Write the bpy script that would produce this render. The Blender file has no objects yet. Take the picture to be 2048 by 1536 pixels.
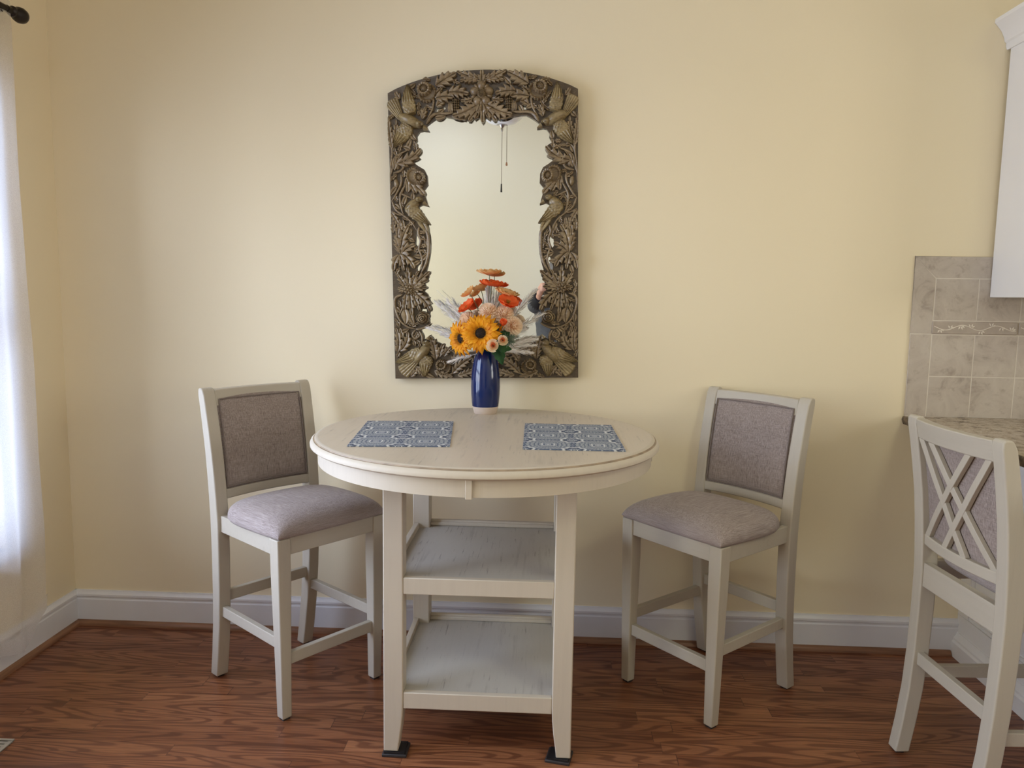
import bpy, bmesh, math, random
from mathutils import Vector, Matrix, Quaternion
random.seed(7)
PI = math.pi
C = bpy.context.scene.collection
scene = bpy.context.scene

# ------------------------------------------------------------------ camera
F_PX, PITCH, YAW, ROLL, CAM_H, CAM_D = 1546.07, 0.11344, 0.04697, 0.01508, 1.3347, 2.9061
cy, sy = math.cos(YAW), math.sin(YAW)
fw = Vector((-sy, cy, 0)); rt = Vector((cy, sy, 0)); up = Vector((0, 0, 1))
f2 = fw * math.cos(PITCH) - up * math.sin(PITCH); u2 = up * math.cos(PITCH) + fw * math.sin(PITCH)
r3 = rt * math.cos(ROLL) + u2 * math.sin(ROLL); u3 = u2 * math.cos(ROLL) - rt * math.sin(ROLL)
cam = bpy.data.cameras.new('camera'); camo = bpy.data.objects.new('camera', cam); C.objects.link(camo)
cam.sensor_fit = 'HORIZONTAL'; cam.sensor_width = 36; cam.lens = F_PX / 2048 * 36
cam.clip_start = 0.01; cam.clip_end = 200
camo.matrix_world = Matrix(((r3.x, u3.x, -f2.x, 0), (r3.y, u3.y, -f2.y, -CAM_D), (r3.z, u3.z, -f2.z, CAM_H), (0, 0, 0, 1)))
scene.camera = camo

# ------------------------------------------------------------------ sky, daylight, lamps, exposure
w = bpy.data.worlds.new('sky'); scene.world = w; w.use_nodes = True
wb = w.node_tree.nodes['Background']
sk = w.node_tree.nodes.new('ShaderNodeTexSky'); sk.sky_type = 'NISHITA'; sk.sun_disc = False
sk.sun_elevation = math.radians(40); sk.sun_rotation = math.radians(200)
w.node_tree.links.new(sk.outputs[0], wb.inputs[0]); wb.inputs[1].default_value = 0.40
def area(name, loc, direction, sx, sy_, power, col, spread=180):
    l = bpy.data.lights.new(name, 'AREA'); l.shape = 'RECTANGLE'; l.size = sx; l.size_y = sy_
    l.energy = power; l.color = col; l.spread = math.radians(spread)
    o = bpy.data.objects.new(name, l); C.objects.link(o); o.location = loc
    o.rotation_euler = Vector(direction).to_track_quat('-Z', 'Y').to_euler(); return o
area('window_daylight', (-2.06, -1.17, 1.24), (1, 0, 0), 1.66, 1.66, 76, (0.69, 0.75, 1.0))
area('window_daylight_far', (-2.16, -2.85, 1.25), (1, 0, 0), 1.1, 1.65, 34, (1.0, 0.86, 0.60))
area('kitchen_daylight', (4.45, -2.7, 1.75), (-1, 0, 0), 1.7, 1.15, 47, (1.0, 0.88, 0.80))
area('added_overhead_fill', (-0.95, -2.75, 2.98), (0, 0, -1), 0.5, 0.5, 12, (0.82, 0.89, 1.0))  # added fill light that brightens the left wall and mirror view, no real fixture
area('kitchen_ceiling_lamp', (1.9, -2.75, 2.98), (0, 0, -1), 0.6, 0.6, 17, (0.97, 1.0, 0.74))
vs = scene.view_settings
vs.view_transform = 'Standard'; vs.look = 'None'; vs.gamma = 1.0; vs.use_curve_mapping = False; vs.exposure = 0.0
scene.cycles.use_denoising = True
scene.cycles.max_bounces = 10; scene.cycles.diffuse_bounces = 6; scene.cycles.transparent_max_bounces = 12
scene.cycles.sample_clamp_indirect = 6.0; scene.cycles.caustics_reflective = False; scene.cycles.caustics_refractive = False

# ------------------------------------------------------------------ node helpers
class NT:
    def __init__(s, name):
        s.m = bpy.data.materials.new(name); s.m.use_nodes = True; s.t = s.m.node_tree
        s.b = s.t.nodes['Principled BSDF']; s._o = None
    def n(s, t, **k):
        x = s.t.nodes.new('ShaderNode' + t)
        for a, v in k.items(): setattr(x, a, v)
        return x
    def set(s, sock, v):
        if isinstance(v, bpy.types.NodeSocket): s.t.links.new(v, sock)
        else: sock.default_value = (tuple(v) + (1,) if isinstance(v, (tuple, list)) and len(v) == 3 and sock.type == 'RGBA' else v)
    def obj(s):
        if not s._o: s._o = s.n('TexCoord').outputs['Object']
        return s._o
    def math(s, op, a, b=None, c=None):
        x = s.n('Math', operation=op); s.set(x.inputs[0], a)
        if b is not None: s.set(x.inputs[1], b)
        if c is not None: s.set(x.inputs[2], c)
        return x.outputs[0]
    def sep(s, v):
        x = s.n('SeparateXYZ'); s.set(x.inputs[0], v); return x.outputs
    def comb(s, a, b, c=0.0):
        x = s.n('CombineXYZ'); s.set(x.inputs[0], a); s.set(x.inputs[1], b); s.set(x.inputs[2], c); return x.outputs[0]
    def mapped(s, sc, v=None):
        x = s.n('Mapping'); s.set(x.inputs['Vector'], v or s.obj()); x.inputs['Scale'].default_value = sc; return x.outputs[0]
    def noise(s, sc, detail=3, rough=.5, v=None, dist=0.0):
        x = s.n('TexNoise'); s.set(x.inputs['Vector'], v or s.obj()); x.inputs['Scale'].default_value = sc
        x.inputs['Detail'].default_value = detail; x.inputs['Roughness'].default_value = rough; x.inputs['Distortion'].default_value = dist
        return x.outputs[0]
    def white(s, v):
        x = s.n('TexWhiteNoise', noise_dimensions='3D'); s.set(x.inputs['Vector'], v); return x.outputs
    def ramp(s, f, stops, mode='LINEAR'):
        x = s.n('ValToRGB'); x.color_ramp.interpolation = mode; e = x.color_ramp.elements
        while len(e) < len(stops): e.new(.5)
        for k, (p, c) in enumerate(stops):
            e[k].position = p; e[k].color = (c, c, c, 1) if isinstance(c, (int, float)) else tuple(c) + (1,)
        s.set(x.inputs[0], f); return x.outputs[0]
    def mix(s, f, a, b, mode='MIX'):
        x = s.n('Mix', data_type='RGBA', blend_type=mode); s.set(x.inputs[0], f); s.set(x.inputs[6], a); s.set(x.inputs[7], b); return x.outputs[2]
    def bump(s, h, strength=.2, dist=.002):
        x = s.n('Bump'); x.inputs['Strength'].default_value = strength; x.inputs['Distance'].default_value = dist
        s.set(x.inputs['Height'], h); s.set(s.b.inputs['Normal'], x.outputs[0])
    def out(s, col=None, rough=None, **k):
        if col is not None: s.set(s.b.inputs['Base Color'], col)
        if rough is not None: s.set(s.b.inputs['Roughness'], rough)
        for a, v in k.items(): s.set(s.b.inputs[a.replace('_', ' ')], v)
        return s.m
def plain(name, col, rough=.5, var=.06, sc=30, bump=0.0, **k):
    t = NT(name); n = t.noise(sc, 3)
    a = tuple(max(0, c * (1 - var)) for c in col); b = tuple(min(1, c * (1 + var)) for c in col)
    if bump: t.bump(n, bump, .001)
    return t.out(t.ramp(n, [(.3, a), (.7, b)]), rough, **k)
M = {}
def wall_paint(name, col):
    t = NT(name); n = t.noise(220, 2); n2 = t.noise(1.3, 2)
    t.bump(n, .05, .0006)
    return t.out(t.ramp(n2, [(.3, tuple(c * .985 for c in col)), (.7, col)]), .55, Specular_IOR_Level=.25)
M['wall'] = wall_paint('cream_wall_paint', (.835, .730, .525))
M['wall_rear'] = wall_paint('pale_wall_paint', (.87, .85, .77))
M['ceil'] = plain('ceiling_white', (.82, .81, .78), .8, .02)
M['lawn'] = plain('lawn_grass', (.12, .20, .06), .9, .4, 3)
M['trim'] = plain('trim_white', (.74, .735, .76), .35, .02, 8)
M['cab'] = plain('cabinet_white', (.80, .79, .79), .35, .015, 6)

def oak():
    t = NT('oak_strip_floor'); x, y, z = t.sep(t.obj())
    W = .0572
    yr = t.math('DIVIDE', y, W); row = t.math('FLOOR', yr)
    rr = t.white(t.comb(row, 3.3, 1.7))[0]
    xo = t.math('MULTIPLY_ADD', rr, 3.7, x)
    ln = t.math('MULTIPLY_ADD', rr, .45, .55)
    xc = t.math('DIVIDE', xo, ln); col = t.math('FLOOR', xc)
    wv = t.white(t.comb(row, col, .5)); rv = wv[0]
    v = t.comb(t.math('MULTIPLY_ADD', rv, 17.0, t.math('MULTIPLY', x, 1.35)), t.math('MULTIPLY_ADD', rv, 31.0, t.math('MULTIPLY', y, 11.5)), t.math('MULTIPLY', rv, 9.0))
    n = t.noise(1.0, 1.2, .45, v, .25)
    g = t.math('SINE', t.math('MULTIPLY', n, 82.0))
    grain = t.ramp(t.math('MULTIPLY_ADD', g, .5, .5), [(.55, 0.0), (.88, 1.0)])
    v2 = t.comb(t.math('MULTIPLY', x, 9.0), t.math('MULTIPLY', y, 330.0), t.math('MULTIPLY', rv, 5.0))
    pore = t.noise(1.0, 3, .6, v2)
    fy = t.math('FRACT', yr); fx = t.math('FRACT', xc)
    gap = t.math('MAXIMUM', t.math('LESS_THAN', fy, .022), t.math('LESS_THAN', fx, .0022))
    base = t.ramp(rv, [(0, (.225, .080, .034)), (.5, (.285, .108, .047)), (1, (.36, .150, .068))])
    dark = t.ramp(rv, [(0, (.085, .026, .012)), (1, (.135, .045, .020))])
    c = t.mix(t.math('MULTIPLY', grain, .78), base, dark)
    c = t.mix(t.ramp(pore, [(.40, .55), (.58, 0.0)]), c, dark)
    c = t.mix(t.math('MULTIPLY', gap, .7), c, (.03, .012, .008))
    t.bump(t.math('SUBTRACT', t.math('MULTIPLY', grain, -.3), gap), .12, .0008)
    return t.out(c, t.ramp(grain, [(0, .30), (1, .42)]), Specular_IOR_Level=.4)
M['floor'] = oak()
def wood_strip():
    t = NT('oak_shoe_moulding'); n = t.noise(1, 3, .6, t.mapped((4, 4, 90)))
    return t.out(t.ramp(n, [(.3, (.16, .07, .035)), (.7, (.30, .145, .075))]), .4)
M['shoe'] = wood_strip()

def antique(name, col, wear, axis, amt=.5, rough=.5, fleck=0.0):
    t = NT(name); sc = {'x': (3, 60, 60), 'y': (60, 3, 60), 'z': (60, 60, 3)}[axis]
    n = t.noise(1, 4, .6, t.mapped(sc)); n2 = t.noise(5, 3, .6)
    f = t.math('MULTIPLY', t.ramp(n, [(.52, 0.0), (.75, 1.0)]), t.ramp(n2, [(.40, 0.0), (.72, 1.0)]))
    if fleck:
        n4 = t.noise(1, 4, .65, t.mapped({'x': (7, 110, 110), 'y': (110, 7, 110), 'z': (110, 110, 7)}[axis])); n5 = t.noise(7, 2)
        fl = t.math('MULTIPLY', t.ramp(n4, [(.60, 0.0), (.66, fleck)]), t.ramp(n5, [(.42, 0.0), (.58, 1.0)])); f = t.math('MAXIMUM', f, fl)
    t.bump(n, .08, .0006)
    return t.out(t.mix(t.math('MULTIPLY', f, amt), t.ramp(n, [(.3, tuple(c * .94 for c in col)), (.7, col)]), wear), rough, Specular_IOR_Level=.35)
M['paint'] = antique('antique_white_paint', (.51, .46, .38), (.31, .27, .215), 'z', .45)
M['paint_h'] = antique('antique_white_paint_rails', (.51, .46, .38), (.31, .27, .215), 'x', .45)
M['tpaint'] = antique('table_antique_white', (.60, .53, .43), (.42, .36, .28), 'z', .4)
M['ttop'] = antique('washed_table_top', (.61, .525, .415), (.27, .235, .20), 'y', .95, .38, .45)
M['glaze'] = plain('brown_glaze_in_groove', (.33, .25, .17), .5, .2)
M['shelf'] = antique('washed_shelf', (.51, .48, .43), (.19, .165, .145), 'y', .9, .36, .8)

def linen(name, a, b, streak, cross):
    t = NT(name); n1 = t.noise(1, 3, .65, t.mapped(streak)); n2 = t.noise(1, 2, .6, t.mapped(cross)); n3 = t.noise(9, 2)
    f = t.math('ADD', t.math('MULTIPLY', n1, .68), t.math('MULTIPLY', n2, .32))
    c = t.ramp(f, [(.37, a), (.50, tuple(lerp_(x, y, .45) for x, y in zip(a, b))), (.66, b)])
    c = t.mix(t.math('MULTIPLY', t.ramp(n3, [(.4, 0.0), (.7, 1.0)]), .12), c, b)
    t.bump(f, .25, .0006)
    return t.out(c, .85, Specular_IOR_Level=.15, Sheen_Weight=.15)
lerp_ = lambda a, b, q: a + (b - a) * q
M['linen'] = linen('taupe_linen_back', (.180, .140, .124), (.43, .36, .33), (620, 620, 16), (40, 40, 700))
M['linen_seat'] = linen('taupe_linen_seat', (.220, .175, .162), (.49, .42, .40), (620, 13, 620), (28, 700, 700))
M['piping'] = plain('taupe_piping', (.20, .16, .145), .8, .1)
M['rubber'] = plain('dark_foot_pad', (.03, .025, .025), .6)

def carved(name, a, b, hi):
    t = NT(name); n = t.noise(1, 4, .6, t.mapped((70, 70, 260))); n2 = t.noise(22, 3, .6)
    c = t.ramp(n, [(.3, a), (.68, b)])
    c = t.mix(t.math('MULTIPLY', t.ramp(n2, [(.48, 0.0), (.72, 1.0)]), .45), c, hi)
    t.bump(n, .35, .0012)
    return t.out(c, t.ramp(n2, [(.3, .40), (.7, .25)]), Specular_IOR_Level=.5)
M['carve'] = carved('carved_bronzed_wood', (.120, .080, .043), (.29, .208, .115), (.47, .36, .215))
M['carve_bird'] = carved('carved_gilded_bird', (.15, .105, .050), (.34, .255, .125), (.50, .39, .20))
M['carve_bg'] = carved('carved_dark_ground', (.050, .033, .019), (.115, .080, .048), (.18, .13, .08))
t = NT('mirror_silver'); M['mirror'] = t.out((.93, .945, .92), .0, Metallic=1.0)

M['blue'] = NT('cobalt_glaze').out((.005, .016, .085), .08, Specular_IOR_Level=.55)
M['bisque'] = plain('bisque_clay', (.62, .51, .42), .7, .05, 60)
M['dark'] = plain('dark_vase_inside', (.008, .01, .03), .5)
def petal(name, a, b, sc=40, thin=.38, **k):
    t = NT(name); n = t.noise(sc, 3)
    c = t.ramp(n, [(.32, a), (.68, b)]); t.out(c, .55, Specular_IOR_Level=.25, **k)
    tl = t.n('BsdfTranslucent'); t.set(tl.inputs['Color'], c); m = t.n('MixShader'); m.inputs[0].default_value = thin
    t.t.links.new(t.b.outputs[0], m.inputs[1]); t.t.links.new(tl.outputs[0], m.inputs[2]); t.t.links.new(m.outputs[0], t.t.nodes['Material Output'].inputs[0])
    return t.m
M['sun'] = petal('sunflower_yellow', (.80, .30, .008), (.95, .47, .02))
M['seed'] = petal('sunflower_disc_brown', (.010, .006, .004), (.05, .025, .010), 200, thin=0.0)
M['seedring'] = petal('sunflower_disc_amber', (.30, .12, .01), (.52, .26, .03), 200)
M['peach'] = petal('peach_petal', (.98, .80, .60), (1.0, .90, .76), 60)
M['peachd'] = petal('peach_heart', (.85, .52, .32), (.92, .64, .42), 60)
M['orange'] = petal('amber_petal', (.95, .55, .20), (.98, .71, .36))
M['red'] = petal('vermilion_petal', (.84, .12, .022), (.95, .22, .06))
M['rose'] = petal('cream_rose_petal', (.93, .72, .45), (.97, .88, .68), 80)
M['rosec'] = petal('coral_rose_heart', (.80, .28, .13), (.9, .45, .25), 80)
M['green'] = petal('leaf_green', (.016, .055, .016), (.045, .125, .035), 30)
M['sage'] = petal('sage_green', (.16, .24, .17), (.30, .38, .28), 60)
M['stem'] = petal('stem_green_grey', (.11, .13, .07), (.20, .22, .13), 60, thin=0.0)
M['plume'] = petal('bleached_plume', (.92, .87, .82), (.97, .95, .92), 60)

def placemat():
    t = NT('printed_placemat'); x, y, z = t.sep(t.obj())
    def cell(off):
        u = t.math('SUBTRACT', t.math('FRACT', t.math('ADD', t.math('DIVIDE', t.math('ADD', x, .142), .142), off)), .5)
        v = t.math('SUBTRACT', t.math('FRACT', t.math('ADD', t.math('DIVIDE', t.math('ADD', y, .2151), .1434), off)), .5)
        r = t.math('MULTIPLY', t.math('SQRT', t.math('ADD', t.math('MULTIPLY', u, u), t.math('MULTIPLY', v, v))), 2.0)
        return r, t.math('ARCTAN2', v, u)
    W_, G, B, D = (.72, .73, .72), (.30, .325, .355), (.085, .115, .185), (.022, .034, .075)
    r, a = cell(0.0)
    pet = t.math('MULTIPLY', t.math('COSINE', t.math('MULTIPLY', a, 4.0)), .035)
    r1 = t.math('ADD', r, pet)
    c = t.ramp(r1, [(0, W_), (.05, B), (.09, W_), (.12, B), (.24, W_), (.29, G), (.38, B), (.46, G), (.56, B), (.62, G), (.74, B), (.80, G), (.92, B)], 'CONSTANT')
    dots = t.math('GREATER_THAN', t.math('MULTIPLY', t.math('SINE', t.math('MULTIPLY', a, 20.0)), t.math('SINE', t.math('MULTIPLY', r, 40.0))), .55)
    c = t.mix(t.math('MULTIPLY', dots, .55), c, W_)
    q, b = cell(.5)
    q1 = t.math('ADD', q, t.math('MULTIPLY', t.math('COSINE', t.math('MULTIPLY', b, 8.0)), .04))
    c2 = t.ramp(q1, [(0, G), (.08, B), (.14, W_), (.18, B), (.30, D), (.37, G), (.40, W_)], 'CONSTANT')
    c = t.mix(t.math('LESS_THAN', q1, .50), c, c2)
    n = t.noise(700, 2)
    return t.out(t.mix(t.math('MULTIPLY', n, .25), c, G), .7, Specular_IOR_Level=.2)
M['mat'] = placemat()

def granite():
    t = NT('granite'); n = t.noise(38, 5, .7); n2 = t.noise(9, 4, .6); n3 = t.noise(140, 2)
    c = t.ramp(n, [(.36, (.10, .07, .045)), (.46, (.36, .29, .21)), (.60, (.52, .44, .34)), (.72, (.20, .15, .11))])
    c = t.mix(t.ramp(n2, [(.45, 0.0), (.65, .6)]), c, (.46, .38, .29))
    c = t.mix(t.ramp(n3, [(.62, 0.0), (.70, .8)]), c, (.06, .04, .03))
    return t.out(c, .12)
M['granite'] = granite()
M['granite_edge'] = plain('chiselled_granite_edge', (.13, .095, .065), .5, .75, 55, .6)
def tile():
    t = NT('travertine_tile'); n = t.noise(11, 5, .65, None, .6); n2 = t.noise(34, 3, .6)
    c = t.ramp(n, [(.28, (.30, .245, .205)), (.45, (.47, .405, .345)), (.62, (.53, .465, .40)), (.8, (.42, .355, .30))])
    c = t.mix(t.ramp(n2, [(.60, 0.0), (.74, .5)]), c, (.31, .245, .195))
    t.bump(n2, .1, .001)
    return t.out(c, .4)
M['tile'] = tile()
M['grout'] = plain('pale_grout', (.66, .60, .52), .8, .04)
M['listello'] = plain('listello_tile', (.40, .335, .28), .45, .10, 25)
M['vine'] = plain('listello_relief_cream', (.72, .65, .56), .5, .05)
M['iron'] = plain('bronze_rod', (.035, .028, .024), .35, .2, Metallic=.7)
M['pewter'] = plain('brushed_pewter', (.42, .41, .42), .3, .05, Metallic=1.0)
M['chain'] = plain('antique_chain', (.16, .12, .075), .4, .1, Metallic=.6)
M['black'] = plain('black_plastic', (.012, .012, .014), .35)
M['oakbead'] = plain('wooden_bead', (.42, .22, .12), .5)
M['bowl'] = plain('frosted_bowl_glass', (.78, .79, .84), .25, .02)
M['ventp'] = plain('register_metal', (.46, .43, .38), .4, .04, Metallic=.3)
def curtain_mat():
    t = NT('sheer_curtain'); tr = t.n('BsdfTransparent'); tl = t.n('BsdfTranslucent'); df = t.n('BsdfDiffuse')
    wv = t.noise(1, 2, .5, t.mapped((700, 700, 700)))
    for b in (tl, df): b.inputs['Color'].default_value = (.86, .86, .90, 1)
    m1 = t.n('MixShader'); m1.inputs[0].default_value = .28; m2 = t.n('MixShader')
    t.t.links.new(tl.outputs[0], m1.inputs[1]); t.t.links.new(df.outputs[0], m1.inputs[2])
    t.set(m2.inputs[0], t.ramp(wv, [(.3, .38), (.7, .54)])); t.t.links.new(tr.outputs[0], m2.inputs[1]); t.t.links.new(m1.outputs[0], m2.inputs[2])
    t.t.links.new(m2.outputs[0], t.t.nodes['Material Output'].inputs[0]); return t.m
M['curtain'] = curtain_mat()
def pane_mat():
    t = NT('window_glass'); tr = t.n('BsdfTransparent'); gl = t.n('BsdfGlossy'); gl.inputs['Roughness'].default_value = .02
    tr.inputs['Color'].default_value = (.96, .98, .97, 1)
    fr = t.n('LayerWeight'); fr.inputs[0].default_value = .2; m = t.n('MixShader')
    t.t.links.new(fr.outputs['Fresnel'], m.inputs[0]); t.t.links.new(tr.outputs[0], m.inputs[1]); t.t.links.new(gl.outputs[0], m.inputs[2])
    t.t.links.new(m.outputs[0], t.t.nodes['Material Output'].inputs[0]); return t.m
M['pane'] = pane_mat()
M['skin'] = plain('skin', (.56, .32, .24), .5, .06)
M['jacket'] = plain('charcoal_knit', (.075, .08, .095), .9, .15, 200)
M['cuff'] = plain('black_cuff', (.012, .012, .018), .9)
M['denim'] = plain('dark_denim', (.035, .045, .085), .9, .2, 120)
M['hair'] = plain('grey_hair', (.16, .15, .15), .6, .25, 90)
M['shoeleather'] = plain('dark_shoe', (.03, .025, .02), .5)
M['eye'] = plain('eye_dark', (.03, .02, .02), .2)
M['lips'] = plain('lips', (.42, .16, .14), .5)

# ------------------------------------------------------------------ geometry helpers
class G:
    def __init__(s): s.v = []; s.f = []; s.mi = []; s.cur = 0
    def add(s, vs, fs):
        o = len(s.v); s.v += [tuple(p) for p in vs]
        for f in fs: s.f.append(tuple(o + i for i in f)); s.mi.append(s.cur)
        return s
    def box(s, x0, x1, y0, y1, z0, z1):
        return s.add([(x0, y0, z0), (x1, y0, z0), (x1, y1, z0), (x0, y1, z0), (x0, y0, z1), (x1, y0, z1), (x1, y1, z1), (x0, y1, z1)],
                     [(3, 2, 1, 0), (4, 5, 6, 7), (0, 1, 5, 4), (1, 2, 6, 5), (2, 3, 7, 6), (3, 0, 4, 7)])
    def grid(s, P, close_u=False, close_v=False):
        nu, nv = len(P), len(P[0]); vs = [p for r in P for p in r]; fs = []
        for i in range(nu if close_u else nu - 1):
            for j in range(nv if close_v else nv - 1):
                a, b = i, (i + 1) % nu; c, d = j, (j + 1) % nv
                fs.append((a * nv + c, b * nv + c, b * nv + d, a * nv + d))
        return s.add(vs, fs)
    def loft(s, rings, cap=True):
        o = len(s.v); n = len(rings[0]); s.grid(rings, close_v=True)
        if cap:
            s.f.append(tuple(o + i for i in range(n))[::-1]); s.mi.append(s.cur)
            k = o + (len(rings) - 1) * n; s.f.append(tuple(k + i for i in range(n))); s.mi.append(s.cur)
        return s
    def tube(s, path, r, n=8, cap=True, flat=1.0):
        P = [Vector(p) for p in path]; rs = r if isinstance(r, (list, tuple)) else [r] * len(P); rings = []; prev = None
        for i, p in enumerate(P):
            t_ = (P[min(i + 1, len(P) - 1)] - P[max(i - 1, 0)]).normalized()
            if prev is None:
                a = Vector((0, 0, 1)) if abs(t_.z) < .9 else Vector((1, 0, 0)); prev = (a - t_ * a.dot(t_)).normalized()
            else: prev = (prev - t_ * prev.dot(t_)).normalized()
            b = t_.cross(prev)
            rings.append([p + (prev * math.cos(2 * PI * k / n) + b * math.sin(2 * PI * k / n) * flat) * rs[i] for k in range(n)])
        return s.loft(rings, cap)
    def lathe(s, prof, n=48, c=(0, 0, 0), cap=False):
        return s.loft([[(c[0] + r * math.cos(2 * PI * k / n), c[1] + r * math.sin(2 * PI * k / n), c[2] + z) for k in range(n)] for r, z in prof], cap)
    def bar(s, p, q, wd, th, upv=(0, 0, 1)):
        p, q = Vector(p), Vector(q); t_ = (q - p).normalized(); a = Vector(upv); a = (a - t_ * a.dot(t_)).normalized(); b = t_.cross(a)
        R = lambda c: [c + a * (wd / 2) * i + b * (th / 2) * j for i, j in ((-1, -1), (1, -1), (1, 1), (-1, 1))]
        return s.loft([R(p), R(q)])
    def ball(s, c, rx, ry=None, rz=None, nu=16, nv=10, rot=None):
        ry = ry or rx; rz = rz or rx; c = Vector(c); P = []
        for i in range(nv + 1):
            th = PI * i / nv; row = []
            for k in range(nu):
                d = Vector((rx * math.sin(th) * math.cos(2 * PI * k / nu), ry * math.sin(th) * math.sin(2 * PI * k / nu), rz * math.cos(th)))
                row.append(c + (rot @ d if rot else d))
            P.append(row)
        return s.grid(P, close_v=True)
    def xform(s, m, start=0):
        for i in range(start, len(s.v)): s.v[i] = tuple(m @ Vector(s.v[i]))
        return s
    def build(s, name, mat, parent=None, bevel=0.0, smooth=35, weld=1e-5, seg=2, sub=0):
        me = bpy.data.meshes.new(name); me.from_pydata(s.v, [], s.f); mats = mat if isinstance(mat, list) else [mat]
        for m in mats: me.materials.append(M[m] if isinstance(m, str) else m)
        if len(mats) > 1: me.polygons.foreach_set('material_index', s.mi)
        bm = bmesh.new(); bm.from_mesh(me)
        bmesh.ops.remove_doubles(bm, verts=bm.verts, dist=weld)
        bmesh.ops.recalc_face_normals(bm, faces=bm.faces)
        bm.to_mesh(me); bm.free()
        me.shade_smooth()
        if smooth < 180: me.set_sharp_from_angle(angle=math.radians(smooth))
        o = bpy.data.objects.new(name, me); C.objects.link(o)
        if parent: o.parent = parent
        if bevel:
            b = o.modifiers.new('bevel', 'BEVEL'); b.width = bevel; b.segments = seg; b.limit_method = 'ANGLE'; b.angle_limit = math.radians(40); b.harden_normals = False
        if sub:
            b = o.modifiers.new('sub', 'SUBSURF'); b.levels = sub; b.render_levels = sub
        return o
def thing(name, label, cat, loc=(0, 0, 0), rotz=0.0, group=None):
    o = bpy.data.objects.new(name, None); C.objects.link(o); o.location = loc; o.rotation_euler = (0, 0, rotz); o.empty_display_size = .05
    return tag(o, label, cat, group)
def tag(o, label, cat, group=None):
    o['label'] = label; o['category'] = cat
    if group: o['group'] = group
    return o
def struct(o): o['kind'] = 'structure'; return o
def lerp(a, b, t_): return a + (b - a) * t_

# ------------------------------------------------------------------ the room
XL, XR, YB, ZC = -1.88, 4.2, -3.62, 3.05
W1 = (-2.0, -.37, .43, 2.06)      # window opening in the left wall: y0, y1, z0, z1
W2 = (-3.40, -2.30, .43, 2.02)
W3 = (-3.55, -1.85, 1.15, 2.35)   # kitchen window in the right wall
struct(G().box(XL - .15, XR + .15, YB - .15, .15, -.08, 0).build('floor', 'floor'))
struct(G().box(-60, -2.2, -40, 40, -.9, -.8).build('ground', 'lawn')); struct(G().box(4.6, 60, -40, 40, -.9, -.8).build('ground', 'lawn'))
struct(G().box(XL - .15, XR + .15, YB - .15, .15, ZC, ZC + .1).build('ceiling', 'ceil'))
struct(G().box(XL - .15, XR + .15, 0, .15, 0, ZC).build('wall_back', 'wall'))
struct(G().box(XL - .15, XR + .15, YB - .15, YB, 0, ZC).build('wall_rear', 'wall_rear'))
def pierced(x0, x1, holes):
    g = G(); ys = sorted({YB, 0.0} | {h[0] for h in holes} | {h[1] for h in holes})
    for a, b in zip(ys, ys[1:]):
        h = [h for h in holes if h[0] <= a and b <= h[1]]
        if h: g.box(x0, x1, a, b, 0, h[0][2]); g.box(x0, x1, a, b, h[0][3], ZC)
        else: g.box(x0, x1, a, b, 0, ZC)
    return g
struct(pierced(XL - .15, XL, [W1, W2]).build('wall_left', 'wall'))
struct(pierced(XR, XR + .15, [W3]).build('wall_right', 'wall'))
def window(name, x0, x1, xin, W):
    y0, y1, z0, z1 = W; s = 1 if xin > (x0 + x1) / 2 else -1
    r = struct(bpy.data.objects.new(name, None)); C.objects.link(r); r.location = ((x0 + x1) / 2, (y0 + y1) / 2, z0)
    cx, cyy = r.location.x, r.location.y
    g = G(); H = z1 - z0; hw = (y1 - y0) / 2
    for a, b, c, d in ((-hw, hw, 0, .05), (-hw, hw, H - .05, H), (-hw, -hw + .05, .05, H - .05), (hw - .05, hw, .05, H - .05), (-hw + .05, hw - .05, H / 2 - .025, H / 2 + .025), (-.02, .02, .05, H / 2 - .025), (-.02, .02, H / 2 + .025, H - .05)):
        g.box(-.03, .03, a, b, c, d)
    g.build('window_frame', 'trim', r)
    G().box(-.004, .004, -hw + .045, hw - .045, .045, H - .045).build('window_pane', 'pane', r)
    xi = xin - cx; g = G(); e = .018 * s
    lo, hi = sorted((xi, xi + e))
    for a, b, c, d in ((-hw - .08, -hw, -.02, H + .08), (hw, hw + .08, -.02, H + .08), (-hw, hw, H, H + .08)): g.box(lo, hi, a, b, c, d)
    g.build('window_casing', 'trim', r, bevel=.004)
    lo, hi = sorted((xi - .10 * s, xi + .045 * s))
    G().box(lo, hi, -hw - .10 if False else -hw, hw, -.025, 0).build('window_sill', 'trim', r, bevel=.004)
    return r
window('window_1', XL - .12, XL, XL, W1); window('window_2', XL - .12, XL, XL, W2); window('window_3', XR, XR + .12, XR, W3)
def extr(prof, axis, a, b, flip=1):
    # prof: (offset from wall, z); axis 'x': runs in x on the back wall; 'y': runs in y on a side wall at x = flip base
    g = G()
    if axis == 'x': g.loft([[(t_, -o, z) for o, z in prof] for t_ in (a, b)])
    else: g.loft([[(flip + o, t_, z) for o, z in prof] for t_ in (a, b)])
    return g
BB = [(0, 0), (.014, 0), (.014, .102), (.010, .106), (.010, .112), (.0155, .116), (.0155, .124), (.011, .128), (.007, .134), (.006, .1395), (0, .1395)]
SH = [(.014, 0), (.031, 0), (.030, .007), (.026, .014), (.020, .019), (.014, .020)]
struct(extr(BB, 'x', XL, 1.575).build('baseboard_back', 'trim', smooth=30))
struct(extr(BB, 'y', 0, YB, XL).build('baseboard_left', 'trim', smooth=30))
struct(extr(SH, 'x', XL + .014, 1.55).build('trim_1', 'shoe', smooth=40))
struct(extr(SH, 'y', -.014, YB, XL).build('trim_2', 'shoe', smooth=40))
struct(G().box(XL, XR, YB, YB + .014, 0, .135).build('baseboard_rear', 'trim', bevel=.004))

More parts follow.
